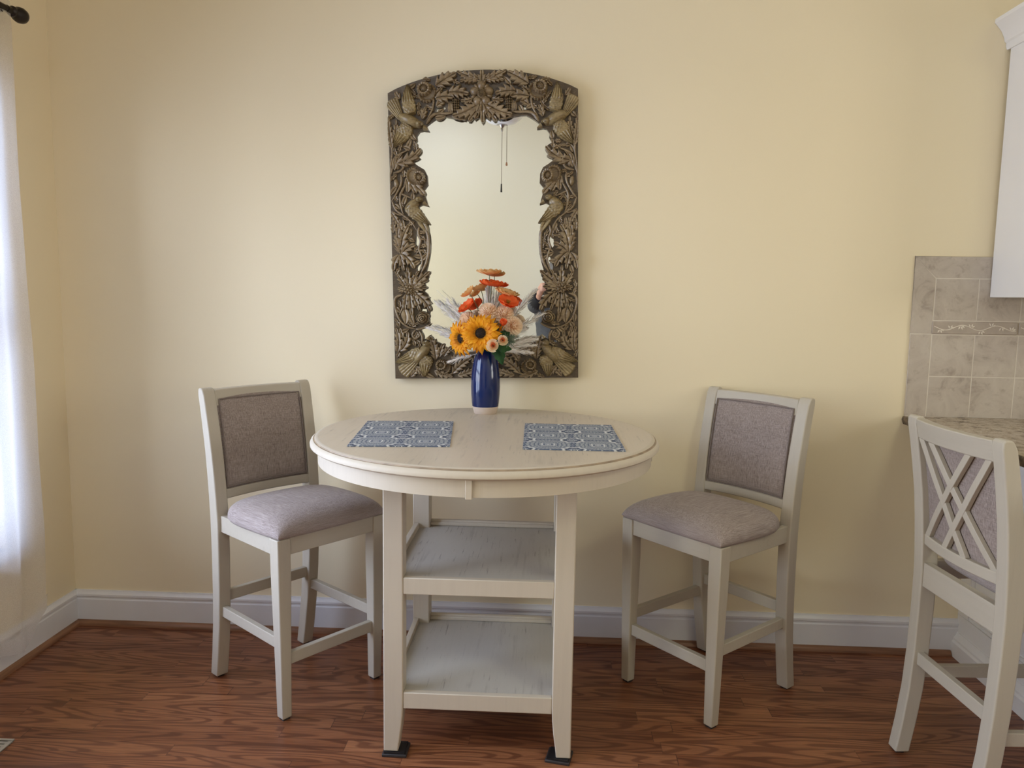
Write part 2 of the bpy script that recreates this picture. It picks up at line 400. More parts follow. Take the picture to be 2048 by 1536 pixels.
# ------------------------------------------------------------------ curtain and rod
def curve(x, K):
    if x <= K[0][0]: return K[0][1]
    for (a, b), (c, d) in zip(K, K[1:]):
        if x <= c: return lerp(b, d, (x - a) / (c - a))
    return K[-1][1]
def curtain():
    t_ = thing('sheer_curtain', 'sheer white curtain hanging at the left window', 'curtain', (-1.795, -.308, 0))
    g = G(); P = []; NZ, NY = 46, 110; L = .34
    for i in range(NZ + 1):
        a = i / NZ; row = []
        for k in range(NY + 1):
            b = k / NY; y = -b * L
            edge = math.exp(-(b * L / .16) ** 2)
            zb = curve(b * L, ((0, .195), (.045, .150), (.075, .112), (.105, .086), (.19, .103), (.25, .122), (.34, .130)))
            z = lerp(2.275, zb, a)
            ph = b * L * 46 + 1.2 + .6 * math.sin(a * 2.2 + b * 5)
            amp = .009 + .012 * min(1, a * 1.6)
            x = amp * math.sin(ph) + .005 * math.sin(ph * 2.3 + 1 + a * 3) + .003 * math.sin(a * 23 + b * 17) * edge
            yy = y + edge * curve(-z, ((-2.3, -.013), (-1.96, -.014), (-1.665, -.019), (-1.36, -.009), (-1.12, .001), (-.77, -.001), (-.477, .007), (-.19, -.006))); x *= 1 - .75 * edge
            if z > 2.215: x *= .55
            row.append((x, yy, z))
        P.append(row)
    g.grid(P); o = g.build('curtain_panel', 'curtain', t_, smooth=180)
    hem = G(); H = []
    for i in range(4):
        row = []
        for k in range(NY + 1):
            p = Vector(P[NZ][k]); q = Vector(P[NZ - 1][k]); d = p.lerp(q, i / 3 * 1.15)
            row.append((d.x + .004, d.y, d.z))
        H.append(row)
    hem.grid(H).build('hem', 'curtain', t_, smooth=180)
    r = thing('curtain_rod', 'dark bronze curtain rod with ball finial above the left window', 'curtain rod', (-1.795, -.30, 2.245))
    G().tube([(0, -.02, 0), (0, -2.05, 0)], .0095, 14).build('rod', 'iron', r)
    f = G().lathe([(.0001, -.030), (.012, -.027), (.0235, -.014), (.026, 0), (.0235, .014), (.014, .025), (.012, .030), (.0175, .034), (.0175, .040), (.011, .046), (.011, .066), (.0001, .067)], 24)
    f.xform(Matrix.Translation((0, .027, 0)) @ Matrix.Rotation(PI / 2, 4, 'X')); f.build('finial', 'iron', r)
    for yy in (-.06, -1.95):
        b = G(); b.tube([(-.095, yy, -.015), (-.03, yy, -.02), (0, yy, -.012)], .006, 8); b.box(-.0945, -.088, yy - .018, yy + .018, -.05, .02)
        g = b.build('rod_bracket', 'iron', r)
curtain()
r = thing('floor_register', 'beige metal floor register on the oak floor by the window', 'floor vent', (-1.617, -.985, 0))
g = G(); g.box(-.055, .055, -.17, -.158, 0, .005); g.box(-.055, .055, .158, .17, 0, .005); g.box(-.055, -.043, -.158, .158, 0, .005); g.box(.043, .055, -.158, .158, 0, .005)
g.build('register_frame', 'ventp', r, bevel=.0015)
g = G()
for k in range(20): y = -.150 + k * .0158; g.box(-.043, .043, y - .005, y + .005, .0005, .004)
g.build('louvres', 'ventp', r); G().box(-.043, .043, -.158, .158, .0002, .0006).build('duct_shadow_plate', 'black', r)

# ------------------------------------------------------------------ dining table
TX, TY, TZ = -.190, -.540, .914
def table():
    t_ = thing('dining_table', 'round counter-height antique white table with two open shelves', 'table', (TX, TY, 0))
    R = .531
    pr = [(.0001, -.012), (.30, -.012), (.5, -.012), (R - .014, -.030), (R - .006, -.0285), (R - .0005, -.024), (R, -.018), (R - .003, -.011), (R - .009, -.0065), (R - .0125, -.006), (R - .014, -.0025), (R - .018, -.0005), (R - .024, 0), (.3, 0), (.0001, 0)]
    g = G(); g.lathe([(a, TZ + b) for a, b in pr[:9]], 128); g.lathe([(a, TZ + b) for a, b in pr[10:13]], 128); ed = g.build('tabletop_edge', 'tpaint', t_, smooth=30)
    G().lathe([(a, TZ + b) for a, b in pr[8:11]], 128).build('glazed_groove', 'glaze', ed)
    g = G(); g.lathe([(a, TZ + b) for a, b in pr[12:]], 128); g.build('tabletop', 'ttop', t_)
    g = G(); g.lathe([(.487, .838), (.487, .888), (.508, .888), (.508, .838), (.487, .838)], 128).build('apron', 'tpaint', t_, smooth=30)
    for k in range(4):
        a = k * PI / 2 + math.radians(-90); d = Vector((math.cos(a), math.sin(a), 0)); s_ = Vector((-d.y, d.x, 0)); g = G()
        c = d * .5085
        g.loft([[c + s_ * i + d * j + Vector((0, 0, z)) for i, j in ((-.0085, -.004), (-.0085, .006), (.0085, .006), (.0085, -.004))] for z in (.834, .887)])
        g.build('apron_block', 'tpaint', t_, bevel=.0015)
    HL = .0285; S = .243; ox = .005
    for sx in (-1, 1):
        for sy_ in (-1, 1):
            zb = .0135 if sy_ < 0 else 0.0; g = G(); rings = []
            for z, k in ((zb, .74), (zb + .03, .80), (zb + .07, .90), (zb + .11, .97), (zb + .15, 1), (.888, 1)):
                dx = HL * 2 * (1 - k)
                x0, x1 = (S * sx - HL, S * sx + HL); y0, y1 = (S * sy_ - HL, S * sy_ + HL)
                if sx < 0: x1 -= dx
                else: x0 += dx
                if sy_ < 0: y1 -= dx
                else: y0 += dx
                rings.append([(x0 + ox, y0, z), (x1 + ox, y0, z), (x1 + ox, y1, z), (x0 + ox, y1, z)])
            g.loft(rings).build('leg', 'tpaint', t_, bevel=.003, smooth=25)
    a, b = S - HL, S + HL
    for zt in (.536, .193):
        g = G(); g.box(-S + ox - .005, S + ox + .005, -S - .005, S + .005, zt - .018, zt)
        # keep clear of the legs: a cross-shaped board
        g = G(); g.box(-a + ox, a + ox, -b + .006, b - .006, zt - .016, zt - .001); g.box(-b + ox + .006, -a + ox, -a, a, zt - .016, zt - .001); g.box(a + ox, b + ox - .006, -a, a, zt - .016, zt - .001)
        sh = g.build('shelf', 'shelf', t_)
        G().box(-a + ox, a + ox, -b + .002, -b + .022, zt - .048, zt + .001).build('shelf_front_rail', 'tpaint', sh, bevel=.0025)
        g = G(); g.box(-a + ox, a + ox, b - .024, b - .006, zt - .048, zt + .018); g.box(-a + ox, a + ox, b - .030, b - .024, zt - .001, zt + .012)
        g.build('shelf_back_rail', 'tpaint', sh, bevel=.0025)
        for sx in (-1, 1):
            x = sx * (b - .013) + ox; G().box(x - .009, x + .009, -a, a, zt - .048, zt + .016).build('shelf_side_rail', 'tpaint', sh, bevel=.0025)
    for sx, lab in ((-1, 'dark furniture pad under the front left leg of the round table'), (1, 'dark furniture pad under the front right leg of the round table')):
        x = TX + ox + sx * S - sx * .004; y = TY - S - .004
        p = thing('furniture_pad', lab, 'furniture pad', (x, y, 0), .10 * -sx - .1, 'furniture pads under the table')
        G().box(-.036, .036, -.034, .034, .0, .009).build('pad_base', 'rubber', p, bevel=.002)
        g = G(); 
        for q in ((-.036, -.029, -.034, .034), (.029, .036, -.034, .034), (-.029, .029, -.034, -.0315), (-.029, .029, .0315, .034)): g.box(*q, .009, .0135)
        G().box(-.030, .030, -.030, .030, .009, .0134).build('felt', 'black', p)
table()

# ------------------------------------------------------------------ stools (counter chairs)
def ypost(z):
    K = [(0, -.289), (.10, -.272), (.22, -.256), (.38, -.246), (.56, -.243), (.68, -.249), (.80, -.262), (.92, -.281), (1.013, -.300)]
    for (a, b), (c, d) in zip(K, K[1:]):
        if z <= c: return lerp(b, d, (z - a) / (c - a))
    return K[-1][1]
def xpost(z): return lerp(.174, .187, min(1, z / 1.0))
def make_chair(label, group):
    t_ = thing('counter_chair', label, 'chair', (0, 0, 0), 0, group)
    # front legs
    for sx in (-1, 1):
        g = G(); rings = []
        for z, h in ((.007, .0165), (.25, .0195), (.45, .0225), (.587, .0230)):
            xo = sx * lerp(.196, .2075, z / .587); yo = lerp(.141, .148, z / .587)
            xi = xo - sx * 2 * h; yi = yo - 2 * h
            xs = sorted((xi, xo)); rings.append([(xs[0], yi, z), (xs[1], yi, z), (xs[1], yo, z), (xs[0], yo, z)])
        l = g.loft(rings).build('front_leg', 'paint', t_, bevel=.003, smooth=25)
        xc = sx * (.196 - .0165); G().box(xc - .012, xc + .012, .141 - .0285, .141 - .0045, 0, .0075).build('glide', 'rubber', l)
    for sx in (-1, 1):
        g = G(); rings = []
        zs = [.007, .03, .10, .20, .32, .45, .56, .64, .72, .80, .88, .95, .99, 1.006, 1.013]
        for z in zs:
            dp = lerp(.021, .0245, min(1, z / .56)) if z < .6 else lerp(.0245, .0185, (z - .6) / .41)
            hw = .0215; yc = ypost(z); x = sx * xpost(z)
            k = 1.0
            if z > 1.0: k = .82 if z < 1.01 else .45
            rings.append([(x - hw, yc - dp * k, z), (x + hw, yc - dp * k, z), (x + hw, yc + dp * (k if k == 1 else k * .9), z), (x - hw, yc + dp * (k if k == 1 else k * .9), z)])
        l = g.loft(rings).build('back_post', 'paint', t_, bevel=.004, smooth=28, seg=3)
        G().box(sx * .174 - .012, sx * .174 + .012, -.301, -.277, 0, .0075).build('glide', 'rubber', l)
    # aprons
    def xf(z): return lerp(.196, .2075, z / .587) - .02
    G().box(-.165, .165, .118, .142, .533, .589).build('front_apron', 'paint_h', t_, bevel=.002)
    for sx in (-1, 1):
        G().bar((sx * .190, .11, .561), (sx * .180, -.222, .561), .056, .022).build('side_apron', 'paint_h', t_, bevel=.002)
    G().box(-.16, .16, -.262, -.238, .515, .586).build('rear_apron', 'paint_h', t_, bevel=.002)
    # stretchers
    G().bar((-.162, .124, .195), (.162, .124, .195), .038, .020).build('front_stretcher', 'paint_h', t_, bevel=.002)
    for sx in (-1, 1):
        G().bar((sx * .180, .108, .245), (sx * .177, -.236, .250), .036, .020).build('side_stretcher', 'paint_h', t_, bevel=.002)
    G().bar((-.158, -.252, .297), (.158, -.252, .297), .038, .020).build('rear_stretcher', 'paint_h', t_, bevel=.002)
    # seat cushion: a pillow with crowned top, pinched front corners, rounded rear corners
    top = []; bot = []; NC = 30
    for i in range(NC + 1):
        a = math.sin(PI / 2 * (2 * i / NC - 1)); ra = []; rb = []
        for j in range(NC + 1):
            b = math.sin(PI / 2 * (2 * j / NC - 1))
            x = a * .207 * (1 + .045 * (1 - b * b)); y = -.030 + b * .182 * (1 + .03 * (1 - a * a))
            if b < 0: x *= 1 - .17 * b ** 4; y = -.030 + (y + .030) * (1 - .07 * a ** 6)
            e = max(0, (1 - a ** 6) * (1 - b ** 6)); z = .5965 + .052 * e ** .42 + .016 * (1 - a * a) * (1 - b * b)
            ra.append((x, y, z)); k = .975; rb.append((x * k, -.030 + (y + .030) * k, .5885))
        top.append(ra); bot.append(rb)
    g = G(); g.grid(top); g.grid(bot)
    rim = lambda A: [A[i][0] for i in range(NC + 1)] + [A[NC][j] for j in range(1, NC + 1)] + [A[i][NC] for i in range(NC - 1, -1, -1)] + [A[0][j] for j in range(NC - 1, 0, -1)]
    g.grid([rim(top), rim(bot)], close_v=True)
    g.build('seat_cushion', 'linen_seat', t_, smooth=180)
    # curved rails of the back
    def bow(x): return -.020 * (1 - (x / .165) ** 2)
    def rail(z0, z1, dep0, dep1, nm, xx=.166):
        P = []; n = 16
        for i in range(n + 1):
            x = lerp(-xx, xx, i / n); b = bow(x)
            P.append([(x, ypost(z0) + b + dep0, z0), (x, ypost(z0) + b + dep1, z0), (x, ypost(z1) + b + dep1, z1), (x, ypost(z1) + b + dep0, z1)])
        return G().loft(P).build(nm, 'paint_h', t_, bevel=.003, smooth=30)
    rail(.952, 1.006, -.016, .016, 'top_rail'); rail(.640, .672, -.016, .020, 'lower_rail')
    # upholstered panel (front) with piping
    def psurf(x, z, d): return (x, ypost(z) + bow(x) * .8 + d, z)
    P = []; Q = []; nx, nz = 18, 18; z0, z1, hw = .672, .982, .163
    front = []; 
    for i in range(nx + 1):
        row = []
        for j in range(nz + 1):
            a, b = i / nx * 2 - 1, j / nz * 2 - 1
            puff = .011 * ((1 - a ** 8) * (1 - b ** 8)) ** .5
            row.append(psurf(a * hw, lerp(z0, z1, (b + 1) / 2), .012 + puff))
        front.append(row)
    back = [[(p[0], p[1] if False else psurf(p[0], p[2], -.002)[1], p[2]) for p in r_] for r_ in front]
    g = G(); g.grid(front); g.grid(back)
    per = lambda A: [A[i][0] for i in range(nx + 1)] + [A[nx][j] for j in range(1, nz + 1)] + [A[i][nz] for i in range(nx - 1, -1, -1)] + [A[0][j] for j in range(nz - 1, 0, -1)]
    g.grid([per(front), per(back)], close_v=True)
    pn = g.build('back_panel', 'linen', t_, smooth=50)
    loop = []
    q = .0075
    for i in range(25): loop.append(psurf(lerp(-hw + q, hw - q, i / 24), z0 + q, .0205 - .002))
    for j in range(1, 25): loop.append(psurf(hw - q, lerp(z0 + q, z1 - q, j / 24), .0205))
    for i in range(1, 25): loop.append(psurf(lerp(hw - q, -hw + q, i / 24), z1 - q, .0205))
    for j in range(1, 25): loop.append(psurf(-hw + q, lerp(z1 - q, z0 + q, j / 24), .0205))
    G().tube(loop + [loop[0]], .0024, 6).build('piping', 'piping', pn)
    # double-cross lattice behind the panel
    for (xa, xb) in ((-.150, .045), (-.085, .150), (.150, -.045), (.085, -.150)):
        P = []; n = 14
        for i in range(n + 1):
            a = i / n; x = lerp(xa, xb, a); z = lerp(.957, .668, a)
            dx, dz = xb - xa, -.289; L = math.hypot(dx, dz); nx_, nz_ = -dz / L * .010, dx / L * .010
            P.append([(x - nx_, ypost(z) + bow(x) - .014, z - nz_), (x + nx_, ypost(z) + bow(x) - .014, z + nz_), (x + nx_, ypost(z) + bow(x) - .001, z + nz_), (x - nx_, ypost(z) + bow(x) - .001, z - nz_)])
        G().loft(P).build('back_slat', 'paint', t_, bevel=.0012, smooth=30)
    return t_
def copy_tree(o, parent=None):
    c = o.copy(); C.objects.link(c)
    if parent: c.parent = parent
    for ch in list(o.children): copy_tree(ch, c)
    return c
grp = 'matching upholstered counter chairs'
ch0 = make_chair('upholstered white chair left of the round table, nearest the curtained window', grp)
spots = [(-.795, -.422, -38.2, None), (.511, -.368, -139.8, 'upholstered white chair right of the round table, turned toward the table'),
         (1.371, -.824, 4.7, 'white chair seen from behind at the granite counter, lattice back showing')]
for i, (x, y, a, lab) in enumerate(spots):
    o = ch0 if i == 0 else copy_tree(ch0)
    o.location = (x, y, 0); o.rotation_euler = (0, 0, math.radians(a - 90))
    if lab: o['label'] = lab

# ------------------------------------------------------------------ placemats
for x, y, a, lab in ((-.432, -.600, 5.7, 'blue and white medallion placemat on the left side of the table'), (.072, -.592, 1.0, 'blue and white medallion placemat on the right side of the table')):
    g = G(); nx, ny = 10, 14
    P = [[(lerp(-.142, .142, i / nx), lerp(-.215, .215, j / ny), .0022) for j in range(ny + 1)] for i in range(nx + 1)]
    B_ = [[(p[0], p[1], 0.0) for p in r_] for r_ in P]
    g.grid(P); g.grid(B_); per = lambda A: [A[i][0] for i in range(nx + 1)] + [A[nx][j] for j in range(1, ny + 1)] + [A[i][ny] for i in range(nx - 1, -1, -1)] + [A[0][j] for j in range(ny - 1, 0, -1)]
    g.grid([per(P), per(B_)], close_v=True)
    o = g.build('placemat', 'mat', smooth=30); o.location = (x, y, TZ + .0004); o.rotation_euler = (0, 0, math.radians(a))
    tag(o, lab, 'placemat', 'placemats on the table')

# ------------------------------------------------------------------ carved mirror
MZ = 1.0275
def PX(px, py):                     # position on the carved face, measured on the frame's own corners
    k = (757 - py) / 572.0; l = 792 - 16 * k; r_ = 1156 + 5 * k
    return ((px - l) / (r_ - l) * .686 - .343, k * 1.037)
def z1(x, y): return PX(740 + x * .22461, 120 + y * .22461)
def z2(x, y): return PX(740 + x * .23434, 420 + y * .23434)
def z3(x, y): return PX(770 + x * .13675, 560 + y * .13675)
def z4(x, y): return PX(770 + x * .1107, 130 + y * .1107)
BASE = .020
class Carve(G):
    """relief geometry in (u, w, h); x = u, y = -h, z = w; sg = -1 mirrors left to right"""
    occ = set()
    def __init__(s, sg=1): super().__init__(); s.sg = sg
    def pt(s, u, w_, h):
        u = max(-.344, min(.344, u)); w_ = max(-.001, min(1.0385 + .074 * max(0, 1 - (u / .343) ** 2) ** .9, w_)); return (s.sg * u, -(h if h < BASE else BASE + (h - BASE) * 1.45), w_)
    def mark(s, u, w_): Carve.occ.add((round(s.sg * u / .005), round(w_ / .005)))
    def leaf(s, a, b, W, bend=0.0, lobes=4, h1=.016, h0=.004, saw=.5, rib=True, base=BASE, mark=True, lean=.35, fat=.75):
        a, b = Vector(a), Vector(b); d = b - a; L = d.length; nrm = Vector((-d.y, d.x)) / L; W *= 1.18
        c = (a + b) / 2 + nrm * bend * L; N = max(14, lobes * 13); P = []
        S_ = (-1.0, -1.0, -.93, -.78, -.58, -.36, -.15, -.06, 0, .06, .15, .36, .58, .78, .93, 1.0, 1.0)
        for i in range(N + 1):
            t_ = i / N; p = a * (1 - t_) ** 2 + c * 2 * t_ * (1 - t_) + b * t_ * t_
            tg = ((c - a) * (1 - t_) + (b - c) * t_).normalized(); n = Vector((-tg.y, tg.x))
            env = math.sin(PI * (.07 + .93 * t_ ** fat)) ** .8 if t_ < 1 else 0.0
            fr = (t_ * lobes) % 1.0 if lobes else .5
            lob = ((fr / .76) ** .85 if fr < .76 else max(0, (1 - fr) / .24) ** 1.3) if lobes else 1.0
            f = (1 - saw) + saw * 1.05 * lob if lobes else 1.0
            wd = W * env * f; row = []
            for j, q in enumerate(S_):
                aq = abs(q); adv = lean * 1.5 * W * env * lob * aq ** 2 * (saw * 1.6 if lobes else 0)
                pp = p + n * q * wd + tg * adv
                prof = (1 - aq ** 7) * (.55 + .45 * aq ** 1.4) if rib else (1 - aq ** 2.4)
                if rib: prof += {0: -.30}.get(round(aq, 2), -.16 if aq < .1 else 0.0)
                hh = h0 + (h1 - h0) * prof * (.50 + .50 * env)
                if rib and lobes: hh += (h1 - h0) * .34 * aq ** .8 * (lob - .62) * (aq < .99)
                if j in (0, len(S_) - 1): hh = -.006
                row.append(s.pt(pp.x, pp.y, base + hh))
                if mark and 0 < j < len(S_) - 1: s.mark(pp.x, pp.y)
            P.append(row)
        s.grid(P); return s
    def vine(s, pts, r=.006, h=.004, base=BASE, r_end=None):
        P = [Vector(p) for p in pts]; path = []
        P = [P[0]] + P + [P[-1]]
        for i in range(1, len(P) - 2):
            for k in range(7):
                t_ = k / 7; p0, p1, p2, p3 = P[i - 1], P[i], P[i + 1], P[i + 2]
                path.append(.5 * ((2 * p1) + (p2 - p0) * t_ + (2 * p0 - 5 * p1 + 4 * p2 - p3) * t_ ** 2 + (3 * p1 - p0 - 3 * p2 + p3) * t_ ** 3))
        path.append(P[-1]); n = len(path)
        for p in path: s.mark(p.x, p.y)
        rs = [lerp(r, r_end if r_end is not None else r * .6, i / n) * min(1, .35 + .65 * i / 4, .25 + .75 * (n - 1 - i) / 5) for i in range(n)]
        s.tube([s.pt(p.x, p.y, base + h) for p in path], rs, 8); return s
    def disc(s, c, a, b, phi, prof, n=40, tilt=(0, 0), base=BASE):
        """prof: list of (rho, height, scallop count, scallop amplitude)"""
        c = Vector(c); cp, sp = math.cos(phi), math.sin(phi); P = []
        for rho, h, sc, am in prof:
            row = []
            for k in range(n):
                th = 2 * PI * k / n; R = rho * (1 - am + am * abs(math.cos(sc * th / 2)) ** .6) if sc else rho
                x, y = a * R * math.cos(th), b * R * math.sin(th); hh = h
                if sc and am: hh += .0018 * (abs(math.cos(sc * th / 2)) - .6)
                u, v = x * cp - y * sp, x * sp + y * cp
                hh += (u * tilt[0] + v * tilt[1])
                row.append(s.pt(c.x + u, c.y + v, base + max(-.004, hh))); s.mark(c.x + u, c.y + v)
            P.append(row)
        s.grid(P, close_v=True); return s
    def dome(s, c, a, b, phi, h, lo=-.004, base=BASE, n=24):
        pr = [(1, lo, 0, 0)] + [(math.cos(t_ * PI / 2 / 6), lo + (h - lo) * math.sin(t_ * PI / 2 / 6), 0, 0) for t_ in range(1, 6)] + [(.02, h, 0, 0)]
        return s.disc(c, a, b, phi, pr, n, base=base)
    def body(s, a, b, W, h):
        a, b = Vector(a), Vector(b); d = b - a; m = a + d * .56
        s.dome(m, d.length * .52, W, math.atan2(d.y, d.x), h, n=28); return s
    def fan(s, a, b, w0, w1, ng=5, h=.010, base=BASE):
        a, b = Vector(a), Vector(b); d = b - a; L = d.length; tg = d / L; n = Vector((-tg.y, tg.x)); P = []; NQ = ng * 6
        for i in range(11):
            t_ = i / 10; row = []
            for k in range(NQ + 1):
                q = k / NQ * 2 - 1; wd = lerp(w0, w1, t_ ** .8)
                p = a + tg * (L * t_ * (1 - .10 * q * q)) + n * q * wd
                hh = h * (1 - .4 * q * q) + .0022 * abs(math.sin(PI * ng * (q + 1) / 2)) - .003 * t_
                if k in (0, NQ) or i == 10: hh = -.005
                row.append(s.pt(p.x, p.y, base + hh)); s.mark(p.x, p.y)
            P.append(row)
        s.grid(P); return s
    def wing(s, a, b, W, bend, ng=5, h=.016, base=BASE):
        a, b = Vector(a), Vector(b); d = b - a; L = d.length; nrm = Vector((-d.y, d.x)) / L; c = (a + b) / 2 + nrm * bend * L; P = []; NQ = 20
        for i in range(27):
            t_ = i / 26; p = a * (1 - t_) ** 2 + c * 2 * t_ * (1 - t_) + b * t_ * t_
            tg = ((c - a) * (1 - t_) + (b - c) * t_).normalized(); n = Vector((-tg.y, tg.x))
            env = (.62 + .38 * math.sin(PI / 2 * min(1, t_ / .3))) * (1 - max(0, (t_ - .25) / .75) ** 1.7) + .04; row = []
            for k in range(NQ + 1):
                q = k / NQ * 2 - 1; wd = W * env * (1 - .13 * abs(math.sin(PI * t_ * 7)) * (abs(q) > .75))
                pp = p + n * q * wd
                hh = h * (1 - .50 * t_) * (1 - .35 * q * q)
                if t_ > .45: hh += .0034 * abs(math.sin(PI * ng * (q + 1) / 2))
                else: hh += .0036 * abs(math.sin(PI * 4 * (q + 1) / 2 + (int(t_ * 14) % 2) * PI / 2)) * abs(math.sin(PI * t_ * 14))
                if k in (0, NQ) or i in (0, 26): hh = -.005
                row.append(s.pt(pp.x, pp.y, base + hh)); s.mark(pp.x, pp.y)
            P.append(row)
        s.grid(P); return s
    def head(s, c, r_, beak, h=.018, eye=None, base=BASE):
        s.dome(c, r_, r_ * .88, 0, h + .004, base=base)
        c = Vector(c); b = Vector(beak); d = b - c; n = Vector((-d.y, d.x)).normalized(); P = []
        for i in range(7):
            t_ = .55 + .45 * i / 6; w_ = r_ * .62 * (1 - i / 6) ** .8 + .0006; row = []
            for q in (-1, -.7, -.3, 0, .3, .7, 1):
                p = c + d * t_ + n * q * w_; row.append(s.pt(p.x, p.y, base + (-.004 if abs(q) == 1 else h * (1 - .45 * i / 6) * (1 - .6 * q * q))))
            P.append(row)
        s.grid(P)
        e = Vector(eye) if eye else c + d * .28 + n * r_ * .1
        s.disc(e, r_ * .26, r_ * .26, 0, [(1, h + .002, 0, 0), (.95, h + .0065, 0, 0), (.6, h + .0065, 0, 0), (.5, h + .0045, 0, 0), (.3, h + .008, 0, 0), (.02, h + .0085, 0, 0)], 14, base=base); return s

def mirror_build():
    mt = thing('wall_mirror', 'arched mirror in a carved bronze-toned bird and leaf frame on the yellow wall', 'mirror', (-.2315, -.017, MZ), 0)
    mt.rotation_euler = (0, math.radians(-1.45), 0)
    # outer outline
    outer = [(-.343, 0), (-.343, .25), (-.343, .5), (-.343, .8), (-.343, 1.037)]
    for i in range(1, 24):
        a = i / 24 * 2 - 1; outer.append((a * .343, 1.037 + .074 * (1 - a * a) ** .9))
    outer += [(.343, 1.037), (.343, .8), (.343, .5), (.343, .25), (.343, 0), (.17, 0), (0, 0), (-.17, 0)]
    inl = [z1(*p) for p in ((1000, 522), (960, 514), (925, 535), (895, 546), (875, 530), (800, 525), (740, 512), (680, 502), (630, 502), (590, 522), (550, 548), (515, 575), (522, 612), (450, 625), (425, 660), (428, 700), (405, 742), (438, 760), (455, 776), (420, 790), (405, 830), (400, 865), (405, 900), (440, 925), (490, 955), (518, 1010), (524, 1090), (490, 1135), (500, 1190), (515, 1235), (522, 1270), (470, 1268), (440, 1285), (480, 1340), (515, 1400), (540, 1438), (500, 1440))]
    inl += [z2(*p) for p in ((478, 108), (500, 180), (522, 280), (520, 360), (502, 450), (488, 502), (514, 498), (510, 552), (478, 605), (490, 645), (470, 672), (498, 695), (520, 750), (524, 830), (516, 870), (514, 930), (520, 955), (440, 1005), (460, 1050), (465, 1095), (500, 1075), (528, 1060), (545, 1085), (580, 1115), (632, 1138), (655, 1165), (695, 1164), (720, 1190), (780, 1198), (810, 1225), (860, 1208), (930, 1203))]
    inr = [(-u, v) for u, v in inl][::-1]
    inner = [(0, z1(1030, 548)[1])] + inl + [(0, z2(990, 1200)[1])] + inr
    ell = lambda c, a, b, rot, n=12: [(c[0] + a * math.cos(2 * PI * k / n) * math.cos(rot) - b * math.sin(2 * PI * k / n) * math.sin(rot), c[1] + a * math.cos(2 * PI * k / n) * math.sin(rot) + b * math.sin(2 * PI * k / n) * math.cos(rot)) for k in range(n)]
    hl = [[z4(*p) for p in ((925, 835), (960, 775), (1030, 745), (1112, 745), (1120, 790), (1085, 830), (1000, 835))],
          [z2(*p) for p in ((402, 165), (432, 200), (432, 262), (408, 312), (392, 290), (398, 230))],
          [z2(*p) for p in ((432, 385), (456, 400), (450, 470), (412, 528), (407, 470))],
          [z3(*p) for p in ((525, 390), (620, 395), (625, 440), (575, 465), (525, 490))], ell(z3(472, 890), .006, .0045, 0, 8)]
    holes = hl + [[(-u, v) for u, v in h][::-1] for h in hl]
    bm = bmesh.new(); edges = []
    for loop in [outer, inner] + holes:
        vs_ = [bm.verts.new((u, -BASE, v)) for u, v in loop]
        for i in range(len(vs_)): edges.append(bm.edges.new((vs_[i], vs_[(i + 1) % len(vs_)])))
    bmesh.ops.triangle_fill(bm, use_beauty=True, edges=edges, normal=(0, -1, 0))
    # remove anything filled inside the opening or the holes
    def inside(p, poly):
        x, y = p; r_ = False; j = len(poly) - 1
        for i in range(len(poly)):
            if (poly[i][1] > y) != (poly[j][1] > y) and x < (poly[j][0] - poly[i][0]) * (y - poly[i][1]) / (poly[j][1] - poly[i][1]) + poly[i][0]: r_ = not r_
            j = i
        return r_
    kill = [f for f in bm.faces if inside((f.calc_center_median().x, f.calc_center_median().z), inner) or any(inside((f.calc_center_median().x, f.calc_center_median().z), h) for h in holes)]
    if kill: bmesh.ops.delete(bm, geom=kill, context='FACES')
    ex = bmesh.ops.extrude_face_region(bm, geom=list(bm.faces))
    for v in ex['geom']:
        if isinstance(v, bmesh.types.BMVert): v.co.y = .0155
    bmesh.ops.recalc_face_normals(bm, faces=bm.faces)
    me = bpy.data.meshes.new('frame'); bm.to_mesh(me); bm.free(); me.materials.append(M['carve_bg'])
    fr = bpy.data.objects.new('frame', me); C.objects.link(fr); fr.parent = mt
    g = G(); hw = .325
    g.box(-hw, hw, -.009, -.006, .02, 1.045); g.build('mirror_glass', 'mirror', mt)
    # outer lip
    for sg in (-1, 1):
        c = Carve(sg); 
    lv = lambda sg, mat='carve': None
    def emit(c, nm, mat='carve'): return c.build(nm, mat, mt, smooth=45, weld=1e-6)
    # centre rose
    c = Carve()
    rc = z1(1012, 318)
    for k in range(5):
        a = PI / 2 + k * 2 * PI / 5; c.dome((rc[0] + .0245 * math.cos(a), rc[1] + .0265 * math.sin(a) * 1.1), .0215, .0190, a, .0165)
    for k in range(5):
        a = PI / 2 + PI / 5 + k * 2 * PI / 5; c.dome((rc[0] + .030 * math.cos(a), rc[1] + .030 * math.sin(a)), .014, .008, a, .014)
    c.dome(rc, .0180, .0225, 0, .021)
    for i in range(-3, 4):
        for j in range(-3, 4):
            if abs(i) + abs(j) < 5: c.dome((rc[0] + (i + j) * .0024, rc[1] + (i - j) * .0028), .0020, .0024, 0, .0230, lo=.016, n=8)
    emit(c, 'carved_flower')
    c = Carve(); c.leaf((0, rc[1] - .03), (0.001, z1(1028, 572)[1]), .014, 0, 2, .018); emit(c, 'carved_leaf')
    c = Carve(); c.leaf((0, rc[1] + .028), (0, z1(1020, 112)[1]), .017, 0, 3, .014); emit(c, 'carved_leaf')
    L = []   # leaves: a, b, width, bend, lobes, height
    A = lambda f, a, b, W, bend=0, lobes=3, h=.015: L.append((f(*a), f(*b), W, bend, lobes, h))
    A(z4, (1740, 290), (1330, 150), .017, .10, 4); A(z4, (1720, 330), (1385, 330), .015, -.18, 4)
